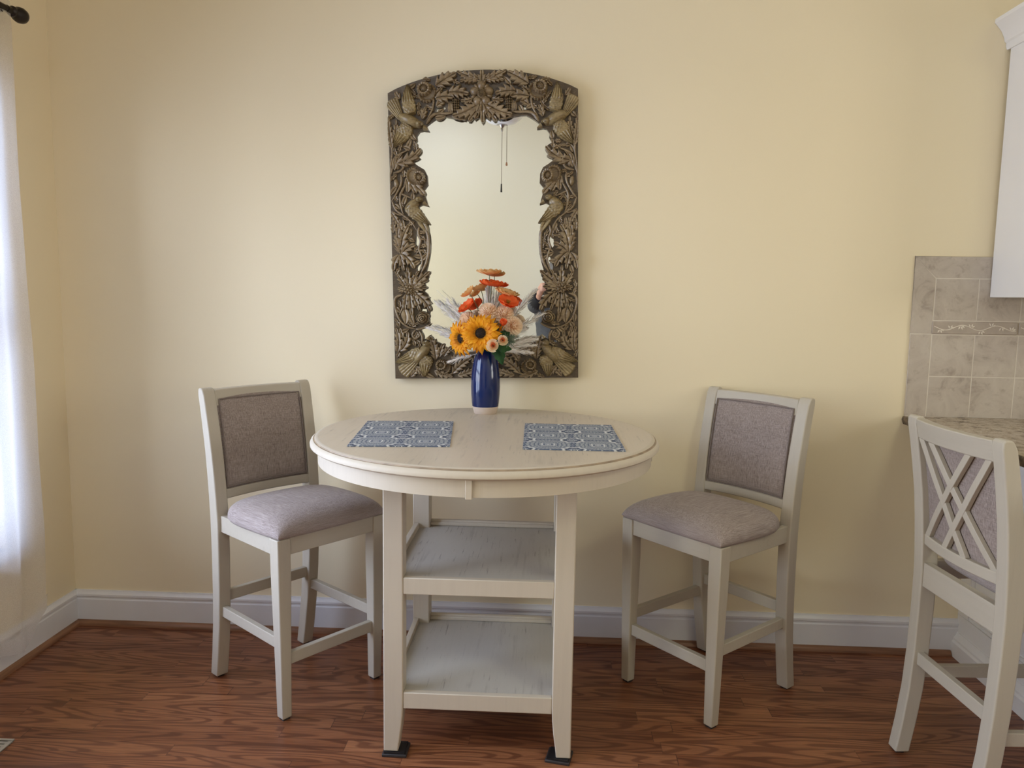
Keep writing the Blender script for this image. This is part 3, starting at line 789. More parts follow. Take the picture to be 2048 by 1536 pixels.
    A(z4, (950, 400), (1330, 185), .026, .05, 4, .017); A(z4, (1180, 520), (1560, 560), .024, .10, 4, .019)
    A(z4, (940, 620), (1285, 600), .022, .12, 3, .018); A(z4, (950, 540), (1060, 425), .013, -.1, 3, .013)
    A(z4, (960, 760), (1110, 670), .014, .15, 2, .013)
    A(z4, (1740, 720), (1240, 925), .026, .12, 5, .016); A(z4, (1760, 790), (1545, 1030), .017, -.08, 3, .017); A(z4, (1790, 800), (1660, 985), .012, 0, 2, .014)
    A(z4, (1620, 640), (1400, 660), .014, .2, 3, .015)
    A(z4, (330, 700), (400, 390), .012, -.2, 3, .010); A(z4, (290, 610), (200, 480), .012, .1, 2, .010); A(z4, (700, 970), (770, 750), .012, .05, 3, .012); A(z4, (690, 950), (705, 770), .008, 0, 2, .010)
    A(z4, (150, 1480), (75, 900), .013, .05, 6, .011); A(z4, (180, 1330), (215, 960), .012, -.1, 4, .011)
    A(z1, (250, 900), (465, 772), .022, -.22, 4, .017); A(z1, (290, 930), (410, 830), .014, -.1, 3, .012); A(z1, (225, 960), (300, 800), .011, .15, 3, .011)
    A(z1, (330, 1030), (345, 1160), .014, .15, 2, .011); A(z1, (370, 1080), (420, 1165), .013, 0, 2, .013); A(z1, (400, 1090), (500, 1190), .016, .1, 2, .013)
    A(z1, (195, 1330), (270, 1470), .012, .1, 4, .010); A(z1, (280, 1500), (265, 1390), .011, -.1, 3, .010); A(z1, (330, 1514), (300, 1390), .010, .1, 2, .009); A(z1, (215, 1510), (215, 1400), .011, .0, 3, .009)
    A(z2, (275, 350), (340, 110), .022, .18, 4, .016); A(z2, (255, 340), (215, 180), .015, -.12, 4, .013); A(z2, (250, 250), (270, 60), .012, .15, 3, .011); A(z2, (280, 345), (400, 270), .019, .15, 3, .017)
    A(z2, (280, 345), (390, 480), .018, .18, 3, .018); A(z2, (265, 350), (300, 500), .014, 0, 3, .015); A(z2, (255, 355), (210, 500), .015, -.2, 2, .014)
    for tip, W in (((330, 455), .015), ((425, 495), .014), ((522, 500), .019), ((505, 575), .015), ((500, 640), .016), ((420, 720), .012)): A(z2, (345, 655), tip, W, 0, 4, .018)
    A(z2, (400, 690), (528, 850), .019, .18, 4, .017); A(z2, (350, 690), (370, 890), .016, 0, 3, .017); A(z2, (370, 690), (440, 850), .013, .05, 3, .015); A(z2, (320, 690), (305, 840), .013, 0, 3, .014)
    A(z2, (320, 640), (240, 520), .015, .0, 4, .013); A(z2, (310, 660), (245, 640), .014, .1, 3, .013)
    A(z2, (300, 830), (310, 960), .016, .2, 0, .012); A(z2, (345, 850), (390, 960), .012, -.1, 0, .011)
    A(z2, (245, 1200), (225, 980), .016, -.18, 4, .013); A(z2, (265, 1190), (330, 1020), .018, -.3, 4, .015); A(z2, (290, 1080), (262, 985), .010, 0, 2, .011)
    A(z2, (570, 1270), (520, 1065), .020, -.12, 5, .014); A(z2, (600, 1250), (640, 1130), .015, .1, 3, .013); A(z2, (640, 1240), (700, 1160), .014, .1, 3, .012)
    A(z2, (720, 1290), (790, 1200), .014, .2, 3, .013); A(z2, (715, 1390), (885, 1250), .020, .12, 5, .016); A(z2, (730, 1330), (745, 1390), .010, .1, 0, .012); A(z2, (760, 1410), (900, 1350), .015, -.1, 4, .012)
    A(z2, (560, 1370), (720, 1420), .014, -.1, 4, .011); A(z2, (400, 1330), (470, 1420), .013, .1, 3, .010); A(z2, (360, 1420), (430, 1350), .012, .1, 3, .010)
    A(z2, (860, 1410), (990, 1390), .014, .1, 4, .011); A(z2, (880, 1300), (985, 1225), .014, .1, 4, .013); A(z2, (900, 1330), (990, 1310), .014, -.1, 3, .014)
    for sg in (1, -1):
        for a, b, W, bend, lobes, h in L:
            c = Carve(sg); c.leaf(a, b, W, bend, lobes, h); emit(c, 'carved_leaf')
        # vines
        V = [([z4(910, 590), z4(900, 730), z4(860, 850), z4(770, 1000)], .0045), ([z4(775, 1050), z4(860, 930), z4(960, 880), z4(1130, 880), z4(1270, 870)], .0065),
             ([z4(1240, 935), z4(1380, 985), z4(1500, 985)], .004), ([z1(340, 790), z1(230, 850), z1(205, 950), z1(190, 1010)], .0048), ([z1(215, 985), z1(290, 960), z1(330, 890), z1(385, 850)], .0048),
             ([z1(190, 700), z1(205, 800), z1(190, 950), z1(188, 1180)], .004), ([z1(285, 1000), z1(285, 1080), z1(235, 1180), z1(200, 1230)], .0048), ([z1(330, 1080), z1(275, 1190), z1(290, 1300), z1(310, 1350)], .0050),
             ([z1(270, 1160), z1(340, 1190), z1(400, 1215)], .0042), ([z1(200, 1220), z1(240, 1310), z1(310, 1360), z1(380, 1420), z1(430, 1500)], .0042), ([z1(200, 1320), z1(260, 1350), z1(310, 1355)], .0036),
             ([z2(430, 120), z2(420, 175), z2(440, 240), z2(425, 310), z2(440, 345), z2(455, 420), z2(425, 520)], .0052), ([z2(478, 120), z2(505, 200), z2(508, 330), z2(485, 440), z2(435, 530)], .0070),
             ([z2(470, 320), z2(430, 325), z2(400, 350)], .0050), ([z2(285, 700), z2(225, 730), z2(222, 810), z2(262, 920), z2(330, 980), z2(400, 1000)], .0052), ([z2(290, 720), z2(290, 800), z2(255, 880)], .0040),
             ([z2(400, 1000), z2(440, 1000), z2(500, 975), z2(528, 955)], .0045), ([z2(395, 1010), z2(370, 1050), z2(395, 1085), z2(430, 1060), z2(405, 1020)], .0048), ([z2(430, 1020), z2(455, 1070), z2(450, 1130)], .0055),
             ([z2(228, 1190), z2(235, 1130), z2(270, 1110)], .0045), ([z2(690, 1190), z2(715, 1195), z2(735, 1225), z2(700, 1260)], .0048), ([z2(600, 1410), z2(680, 1405), z2(740, 1370), z2(735, 1310)], .0045), ([z2(760, 1240), z2(810, 1260), z2(880, 1230)], .0042)]
        for pts, r_ in V:
            c = Carve(sg); c.vine(pts, r_, .005); emit(c, 'carved_vine')
        # flowers
        def daisy(center, a, b, phi, off, n=18, cup=True):
            c = Carve(sg); ce = Vector(center); of = Vector(off)
            c.disc(ce + of, a, b, phi, [(1.02, -.005, n, .10), (1.0, .007, n, .10), (.84, .0115, n, .06), (.70, .009, n, .0), (.62, .004, 0, 0), (.02, .004, 0, 0)], n * 4)
            a2, b2 = a * .74, b * .74
            c.disc(ce, a2, b2, phi, [(1.03, .000, n - 4, .08), (1.0, .014, n - 4, .08), (.80, .0215, n - 4, .05), (.60, .021, n - 4, .04), (.50, .0145, 0, 0), (.3, .0175, 0, 0), (.02, .019, 0, 0)], (n - 4) * 4)
            for q in range(14):
                ra = q * 2.399; rr = .40 * math.sqrt((q + .5) / 14); u, v = a2 * rr * math.cos(ra), b2 * rr * math.sin(ra)
                c.dome((ce.x + u * math.cos(phi) - v * math.sin(phi), ce.y + u * math.sin(phi) + v * math.cos(phi)), a2 * .085, a2 * .085, 0, .0205, lo=.014, n=7)
            emit(c, 'carved_flower')
        cc = z4(735, 455); daisy(cc, .036, .033, .5, Vector(z4(790, 520)) - Vector(cc))
        cc = z1(452, 1030); daisy(cc, .029, .035, .3, Vector(z1(400, 1018)) - Vector(cc))
        cc = z2(620, 1315); daisy(cc, .030, .028, .4, Vector(z2(640, 1340)) - Vector(cc))
        c = Carve(sg); pc = z2(340, 658)
        for k in range(6):
            a = k * PI / 3 + .3; c.leaf((pc[0] + .004 * math.cos(a), pc[1] + .004 * math.sin(a)), (pc[0] + .020 * math.cos(a), pc[1] + .020 * math.sin(a)), .0075, 0, 0, .024, .012)
        c.dome(pc, .006, .006, 0, .025, lo=.012); emit(c, 'carved_flower')
        c = Carve(sg); pc = z2(460, 905)
        c.disc(pc, .0265, .025, .5, [(1.02, -.005, 5, .16), (1, .008, 5, .16), (.84, .014, 5, .12), (.76, .009, 5, .10), (.70, .016, 4, .12), (.50, .019, 4, .10), (.44, .012, 4, .1), (.38, .020, 3, .1), (.22, .022, 3, .1), (.16, .015, 0, 0), (.10, .022, 0, 0), (.01, .023, 0, 0)], 40); emit(c, 'carved_flower')
        c = Carve(sg); pc = z4(1310, 740)   # seed pod
        for i in range(5):
            for j in range(4): c.dome((pc[0] + (j - 1.5) * .0062, pc[1] + (i - 2) * .0085), .0042, .005, 0, .016 - .003 * abs(j - 1.5), n=10)
        c.leaf(z4(1200, 860), z4(1190, 680), .008, -.15, 0, .012); c.leaf(z4(1240, 870), z4(1240, 660), .007, .1, 0, .013); emit(c, 'carved_seed_pod')
        for bx, aa, bb, ff in ((z1(248, 915), .0125, .018, .1), (z1(240, 1075), .010, .020, .15)):
            c = Carve(sg); c.dome(bx, aa, bb, ff, .009); emit(c, 'carved_bud')
        # birds
        c = Carve(sg); c.fan(z4(320, 960), z4(95, 600), .010, .029, 6, .012); c.wing(z4(500, 900), z4(430, 355), .027, .10, 5, .017); c.wing(z4(450, 1060), z4(165, 1450), .030, .06, 5, .017)
        c.body(z4(230, 880), z4(640, 1075), .022, .026); c.head(z4(640, 1060), .0160, z4(812, 1165), .021, z4(715, 1085)); emit(c, 'carved_bird', 'carve_bird')
        c = Carve(sg); c.body(z1(455, 1210), z1(330, 1320), .019, .021); c.wing(z1(345, 1265), z1(548, 1442), .026, -.10, 5, .018); c.leaf(z1(430, 1370), z2(508, 190), .013, .10, 0, .013, rib=True); c.head(z1(445, 1220), .0140, z1(528, 1278), .020, z1(470, 1222)); emit(c, 'carved_bird', 'carve_bird')
        c = Carve(sg); c.wing(z3(560, 1010), z3(150, 1195), .026, .08, 5, .018); c.wing(z3(640, 1080), z3(600, 1420), .029, -.08, 5, .019); c.fan(z3(480, 1150), z3(240, 1370), .014, .030, 5, .011)
        c.body(z3(430, 1220), z3(660, 930), .021, .027); c.head(z3(622, 915), .0155, z3(672, 785), .024, z3(598, 890)); emit(c, 'carved_bird', 'carve_bird')
    # small background leaves wherever the ground is still bare
    rnd = random.Random(3); fill = Carve()
    for i in range(-66, 67, 2):
        for j in range(2, 222, 2):
            u, w_ = i * .005 + rnd.uniform(-.002, .002), j * .005 + rnd.uniform(-.002, .002)
            if not inside((u, w_), outer) or inside((u, w_), inner) or any(inside((u, w_), h) for h in holes): continue
            if any((round(u / .005) + p, round(w_ / .005) + q) in Carve.occ for p, q in ((0, 0), (1, 0), (-1, 0), (0, 1), (0, -1))): continue
            a = rnd.uniform(0, 2 * PI); l = rnd.uniform(.013, .020)
            e1 = (u - l * math.cos(a), w_ - l * math.sin(a)); e2 = (u + l * math.cos(a), w_ + l * math.sin(a))
            if inside(e1, inner) or inside(e2, inner) or not inside(e1, outer) or not inside(e2, outer): continue
            fill.leaf(e1, e2, .0085, rnd.uniform(-.2, .2), rnd.choice((0, 2, 3)), .009, .001)
    if fill.v:
        o = emit(fill, 'carved_ground_leaves'); o['kind'] = 'stuff'
    return mt
mirror_build()

# ------------------------------------------------------------------ vase and bouquet
VX, VY = -.224, -.160
NECK = Vector((VX, VY, 1.142))
def vase():
    t_ = thing('flower_vase', 'glossy cobalt blue vase with bare clay foot on the round table', 'vase', (VX, VY, TZ))
    prof = [(.047, .0265), (.0490, .040), (.0515, .070), (.0525, .098), (.0510, .130), (.0475, .165), (.0420, .195), (.0360, .216), (.0310, .227), (.0285, .2305), (.0265, .2295), (.0262, .222), (.0300, .200)]
    G().lathe(prof, 64).build('glazed_body', 'blue', t_, smooth=180)
    G().lathe([(.0001, .0), (.0385, 0), (.0405, .002), (.0470, .0265)], 64).build('clay_foot', 'bisque', t_, smooth=40)
    G().lathe([(.030, .200), (.0001, .195)], 32).build('dark_interior', 'dark', t_)
vase()
def orient(o, d, roll=0.0):
    q = Vector((0, 0, 1)).rotation_difference(Vector(d).normalized()); o.rotation_mode = 'QUATERNION'; o.rotation_quaternion = q @ Quaternion((0, 0, 1), roll)
def petal_ring(g, n, r0, r1, wd, lift0, lift1, tip=.0, phase=0.0, curl=0.0, ruff=0.0, jit=.08, seed=0):
    rn = random.Random(seed)
    for k in range(n):
        th = 2 * PI * k / n + phase + rn.uniform(-jit, jit); L = (r1 - r0) * rn.uniform(.9, 1.08); P = []; tw = rn.uniform(-.2, .2)
        for i in range(9):
            a = i / 8; rr = r0 + L * a; w_ = wd * (math.sin(PI * (.06 + .60 * a ** .9)) ** .9 * (1 - .28 * a ** 6) if tip < 0 else math.sin(PI * (.12 + .80 * a)) ** .75 if tip == 0 else (math.sin(PI * min(1, .15 + .62 * a)) ** .8) * (1 - tip * a ** 3)) * (1 if a < 1 or tip <= 0 else .35)
            z = lift0 + (lift1 - lift0) * a + curl * math.sin(PI * a); row = []
            for j in range(7):
                q = j / 3 - 1; x, y = rr * (1 - (.05 if tip >= 0 else .16) * q * q * a), q * w_
                zz = z + .10 * w_ * (q * q) + tw * q * w_ * .5 + ruff * math.sin(q * 6 + k) * a * a
                row.append((x * math.cos(th) - y * math.sin(th), x * math.sin(th) + y * math.cos(th), zz))
            P.append(row)
        g.grid(P)
def stem_to_neck(o, rad=.0018, mat='stem'):
    # curved stem in the thing's own coordinates, from the head into the neck of the vase
    m = Matrix.LocRotScale(o.location, o.rotation_quaternion, None).inverted()
    n0 = NECK + Vector((random.uniform(-.012, .012), random.uniform(-.010, .010), 0)); n1 = n0 + Vector((0, 0, -.06)); h = Vector(o.location)
    back = o.rotation_quaternion @ Vector((0, 0, -1)); P = []
    c1 = h + back * min(.05, (h - n0).length * .4); c2 = n0 + Vector((0, 0, .03))
    for i in range(13):
        a = i / 12; p = h * (1 - a) ** 3 + c1 * 3 * a * (1 - a) ** 2 + c2 * 3 * a * a * (1 - a) + n1.lerp(n0, .35) * a ** 3
        P.append(m @ p)
    G().tube(P, rad, 7).build('stem', mat, o)
def head_at(name, label, cat, loc, d, group=None, roll=0.0):
    o = thing(name, label, cat, loc, 0, group); orient(o, d, roll); return o
def sunflower(label, loc, d, R, seed):
    o = head_at('sunflower', label, 'sunflower', loc, d, 'sunflowers in the vase')
    g = G(); petal_ring(g, 17, R * .22, R, R * .155, 0, .004, .75, 0, .008, .002, .08, seed); petal_ring(g, 17, R * .22, R * .92, R * .15, .004, .012, .75, .18, .010, .002, .08, seed + 1); petal_ring(g, 14, R * .22, R * .62, R * .10, .006, .020, .75, .1, .004, 0, .1, seed + 2)
    g.build('petals', 'sun', o, smooth=180)
    g = G(); g.ball((0, 0, .003), R * .29, R * .29, R * .14, 20, 10)
    for k in range(90):
        a = k * 2.39996; rr = R * .27 * math.sqrt(k / 90); z = .003 + R * .14 * math.sqrt(max(0, 1 - (rr / (R * .29)) ** 2)); g.ball((rr * math.cos(a), rr * math.sin(a), z), R * .022, None, R * .03, 6, 4)
    dsc = g.build('disc', 'seed', o)
    g = G(); petal_ring(g, 26, R * .24, R * .36, R * .02, .008, .020, .7, 0, .002, 0, .05, seed + 3); g.build('disc_fringe', 'seedring', dsc, smooth=180)
    stem_to_neck(o, .0030); return o
def poppy(label, loc, d, R, mat, seed, cup=.35):
    o = head_at('poppy', label, 'flower', loc, d, 'poppies in the vase', seed * 1.3)
    g = G(); petal_ring(g, 6, .002, R, R * .62, 0, R * cup, -1, 0, -R * .06, R * .05, .06, seed); petal_ring(g, 5, .002, R * .88, R * .60, .003, R * cup * 1.25, -1, .6, -R * .05, R * .06, .06, seed + 5)
    g.build('petals', mat, o, smooth=180)
    g = G(); g.ball((0, 0, R * .12), R * .14, None, R * .12, 12, 8)
    for k in range(16):
        a = k * 2.4; g.tube([(0, 0, R * .1), (R * .2 * math.cos(a), R * .2 * math.sin(a), R * .3)], [.0007, .0009], 5)
    g.build('flower_centre', 'seedring', o); stem_to_neck(o, .0014); return o
def mum(label, loc, d, R, seed):
    o = head_at('chrysanthemum', label, 'flower', loc, d, 'peach chrysanthemums in the vase')
    g = G(); N = 84
    for k in range(N):
        z = 1 - 1.35 * (k + .5) / N; a = k * 2.39996; s_ = math.sqrt(max(0, 1 - z * z)); n = Vector((s_ * math.cos(a), s_ * math.sin(a), z))
        tgt = Vector((0, 0, 1)) - n * n.z; tgt = tgt.normalized() if tgt.length > .01 else Vector((1, 0, 0)); sd = n.cross(tgt)
        dirn = (n * .9 + tgt * .35).normalized(); P = []; w_ = R * .135
        for i in range(5):
            q = i / 4; p = n * R * .45 + dirn * R * .55 * q; ww = w_ * (.55 + .6 * math.sin(PI * (.1 + .72 * q))); cupd = dirn.cross(sd)
            P.append([p - sd * ww + cupd * -ww * .5, p, p + sd * ww + cupd * -ww * .5])
        g.grid(P)
    g.build('petals', 'peach', o, smooth=180); G().ball((0, 0, 0), R * .50, None, None, 14, 9).build('bloom_heart', 'peachd', o); stem_to_neck(o, .0022); return o
def rose(label, loc, d, R, seed):
    o = head_at('spray_rose', label, 'rose', loc, d, 'small cream roses in the vase', seed)
    g = G(); g2 = G()
    for k in range(11):
        a = k * 2.2; rr = R * (.22 + .07 * k); h = R * (1.15 - .05 * k); (gg) = g2 if k < 4 else g; P = []
        for i in range(6):
            q = i / 5; row = []
            for j in range(7):
                s_ = (j / 3 - 1) * 1.05; r_ = rr * (.35 + .65 * math.sin(PI / 2 * min(1, q * 1.3))) * (1 + .18 * max(0, q - .7) * (k / 4))
                row.append((r_ * math.cos(a + s_), r_ * math.sin(a + s_), -R * .3 + h * q - .10 * R * s_ * s_ * q))
            P.append(row)
        gg.grid(P)
    g.build('outer_petals', 'rose', o, smooth=180); g2.build('rose_heart', 'rosec', o, smooth=180)
    stem_to_neck(o, .0014); return o
def plume(label, tip, start=None, wid=.022, seed=0, bare=0.0):
    rn = random.Random(seed); a = NECK + Vector((rn.uniform(-.01, .01), rn.uniform(-.006, .01), -.01)); b = Vector(tip)
    o = thing('pampas_plume', label, 'dried plume', tuple(a), 0, 'white dried plumes in the vase')
    d = b - a; L = d.length; t_ = d.normalized(); sag = Vector((0, 0, .10 * L)); side = t_.cross(Vector((0, 1, 0))).normalized(); sd2 = t_.cross(side)
    pos = lambda q: d * q + sag * (4 * q * (1 - q)) * .35
    G().tube([pos(i / 12) for i in range(13)], [lerp(.0014, .0006, i / 12) for i in range(13)], 6).build('stem', 'plume', o)
    g = G(); N = 100
    for k in range(N):
        q = .36 + (.64 - bare) * k / N; p = pos(q); tg = (pos(min(1, q + .02)) - pos(q - .02)).normalized(); an = rn.uniform(0, 2 * PI)
        out = (side * math.cos(an) + sd2 * math.sin(an) * .7); env = math.sin(PI * min(1, .18 + .78 * (q - .36) / .64)) ** .7
        ln = wid * rn.uniform(.8, 1.5) * env; e = p + tg * ln * 1.1 + out * ln * .55; c = p + tg * ln * .4 + out * ln * .38; n = tg.cross(out).normalized() * .0015
        P = []
        for i in range(6):
            s_ = i / 5; m_ = p * (1 - s_) ** 2 + c * 2 * s_ * (1 - s_) + e * s_ * s_; w_ = 1.0 * math.sin(PI * (.15 + .8 * s_)) + .1
            P.append([m_ - n * w_, m_ + tg * .0006 * w_ + out * .0004, m_ + n * w_])
        g.grid(P)
    g.build('feathery_barbs', 'plume', o, smooth=180); return o
def leafblade(name, label, base, tip, W, mat, group, droop=.02, lob=0):
    a, b = Vector(base), Vector(tip); o = thing(name, label, 'leaf', tuple(a), 0, group); d = b - a; t_ = d.normalized()
    sd = t_.cross(Vector((0, -1, .25))).normalized(); nn = sd.cross(t_); g = G(); P = []
    for i in range(17):
        q = i / 16; p = d * q + nn * droop * math.sin(PI * q); w_ = W * math.sin(PI * (.05 + .95 * q ** .8)) ** .85 if q < 1 else .0003
        if lob: w_ *= .8 + .3 * ((q * lob) % 1)
        P.append([p + sd * w_ * s_ + nn * (-.25 * w_ * abs(s_) + .0008 * math.sin(q * 40) * abs(s_)) for s_ in (-1, -.5, 0, .5, 1)])
    g.grid(P); g.build('leaf_blade', mat, o, smooth=180)
    G().tube([d * (i / 8) + nn * (droop * math.sin(PI * i / 8) - .0006) for i in range(9)], [.0013 - .0001 * i for i in range(9)], 5).build('midrib', mat, o); return o
sunflower('large golden sunflower facing forward at the front of the vase', (-.235, -.250, 1.205), (-.06, -1, .16), .073, 1)
sunflower('golden sunflower turned left, half hidden behind the large front sunflower', (-.303, -.215, 1.185), (-.75, -.72, -.12), .066, 11)
mum('peach chrysanthemum just above the front sunflower', (-.215, -.195, 1.275), (0, -.8, .6), .036, 1)
mum('peach chrysanthemum right of the topmost peach bloom', (-.160, -.190, 1.268), (.2, -.8, .5), .036, 2)
mum('lowest peach chrysanthemum, on the right side of the bouquet', (-.128, -.195, 1.230), (.5, -.8, .2), .036, 3)
mum('peach chrysanthemum peeking out left behind the front sunflower', (-.285, -.185, 1.245), (-.5, -.7, .4), .034, 4)
poppy('tallest amber flower at the top of the bouquet', (-.215, -.150, 1.408), (.0, -.06, 1), .047, 'orange', 1, .30)
poppy('red-orange flower directly under the tallest amber flower', (-.205, -.165, 1.368), (.10, -.10, 1), .046, 'red', 2, .32)
poppy('small amber flower at the upper left, seen from its side', (-.282, -.175, 1.338), (-.75, -.1, .75), .030, 'orange', 3, .5)
poppy('amber flower tucked behind the red-orange top bloom on its left', (-.246, -.135, 1.355), (-.35, .1, .9), .032, 'orange', 4, .4)
poppy('amber flower at the upper right of the bouquet', (-.158, -.150, 1.338), (.28, -.15, .9), .040, 'orange', 5, .32)
poppy('red-orange flower at the left of the bouquet, tilted left', (-.284, -.190, 1.290), (-.62, -.35, .75), .036, 'red', 6, .4)
poppy('red-orange flower below the right amber flower', (-.148, -.185, 1.308), (.30, -.50, .75), .040, 'red', 7, .32)
poppy('small closed red bud among the right peach blooms', (-.160, -.235, 1.232), (.15, -.5, 1), .014, 'red', 8, 1.3)
rose('cream spray rose under the right edge of the front sunflower', (-.190, -.285, 1.166), (.0, -1, .15), .0230, 1)
rose('smaller coral-hearted spray rose right of the cream spray rose', (-.158, -.268, 1.184), (.15, -1, .2), .0190, 2)
gl = 'green leaves in the vase'
leafblade('green_leaf', 'broad green leaf hanging over the right of the vase rim', (-.185, -.205, 1.170), (-.160, -.225, 1.095), .024, 'green', gl, .012, 4)
leafblade('green_leaf', 'green leaf beside the small roses on the right', (-.185, -.200, 1.175), (-.135, -.215, 1.210), .022, 'green', gl, .012, 4)
leafblade('green_leaf', 'dark green leaf pointing right above the hanging leaf', (-.195, -.210, 1.155), (-.128, -.220, 1.150), .020, 'green', gl, .01, 4)
leafblade('green_leaf', 'dark green leaf below the front sunflower at the rim', (-.215, -.200, 1.165), (-.205, -.225, 1.138), .018, 'green', gl, .006, 4)
leafblade('green_leaf', 'grey-green leaf sticking out left of the turned sunflower', (-.285, -.180, 1.195), (-.345, -.175, 1.208), .010, 'sage', gl, .004)
def fern(label, base, seed):
    rn = random.Random(seed); b = Vector(base); o = thing('sage_sprig', label, 'sprig', tuple(b), 0)
    g = G()
    for k in range(60):
        d = Vector((rn.uniform(-.2, 1), rn.uniform(-1, .2), rn.uniform(-.5, .8))).normalized(); L = rn.uniform(.020, .042)
        n = d.cross(Vector((0, 1, .3))).normalized(); P = []
        for i in range(5):
            q = i / 4; w_ = .0016 * math.sin(PI * (.15 + .8 * q)); p = d * L * q; P.append([p - n * w_, p + n * w_])
        g.grid(P)
        for s_ in (-1, 1):
            p = d * L * .6; g.tube([p, p + (d * .5 + n * s_).normalized() * .009], [.0008, .0003], 4)
    g.build('needle_leaves', 'sage', o, smooth=180)
    G().tube([(0, 0, 0), (-.03, .03, -.02), NECK - b + Vector((.01, 0, -.02))], .0012, 5).build('stem', 'stem', o)
fern('pale sage sprig on the right of the bouquet above the hanging leaf', (-.147, -.205, 1.180), 4)
PL = [((-.411, -.10, 1.352), 'white plume with a bare tip reaching highest on the left', .018, .22), ((-.420, -.08, 1.312), 'white plume second from the top on the left', .024, 0), ((-.455, -.10, 1.217), 'white plume reaching farthest left', .020, .05),
      ((-.395, -.10, 1.192), 'short white plume just under the farthest left plume', .018, 0), ((-.362, -.15, 1.094), 'white plume drooping down left over the carved frame', .018, 0), ((-.048, -.10, 1.360), 'white plume rising highest on the right', .022, 0),
      ((-.016, -.10, 1.275), 'white plume reaching farthest right', .022, 0), ((-.042, -.10, 1.180), 'white plume lying level on the right side', .022, 0), ((-.055, -.12, 1.131), 'white plume drooping lowest on the right', .018, 0), ((-.045, -.09, 1.158), 'white plume between the level and the lowest right plumes', .020, 0),
      ((-.226, -.085, 1.368), 'white plume standing upright behind the red-orange top flower', .028, 0), ((-.180, -.075, 1.362), 'white plume upright behind the right amber flower', .026, 0), ((-.085, -.085, 1.215), 'short white plume behind the lowest peach bloom', .024, 0), ((-.345, -.085, 1.265), 'short white plume left behind the tilted red flower', .024, 0)]
for i, (tip, lab, wd, bare) in enumerate(PL): plume(lab, tip, None, wd, 20 + i, bare)

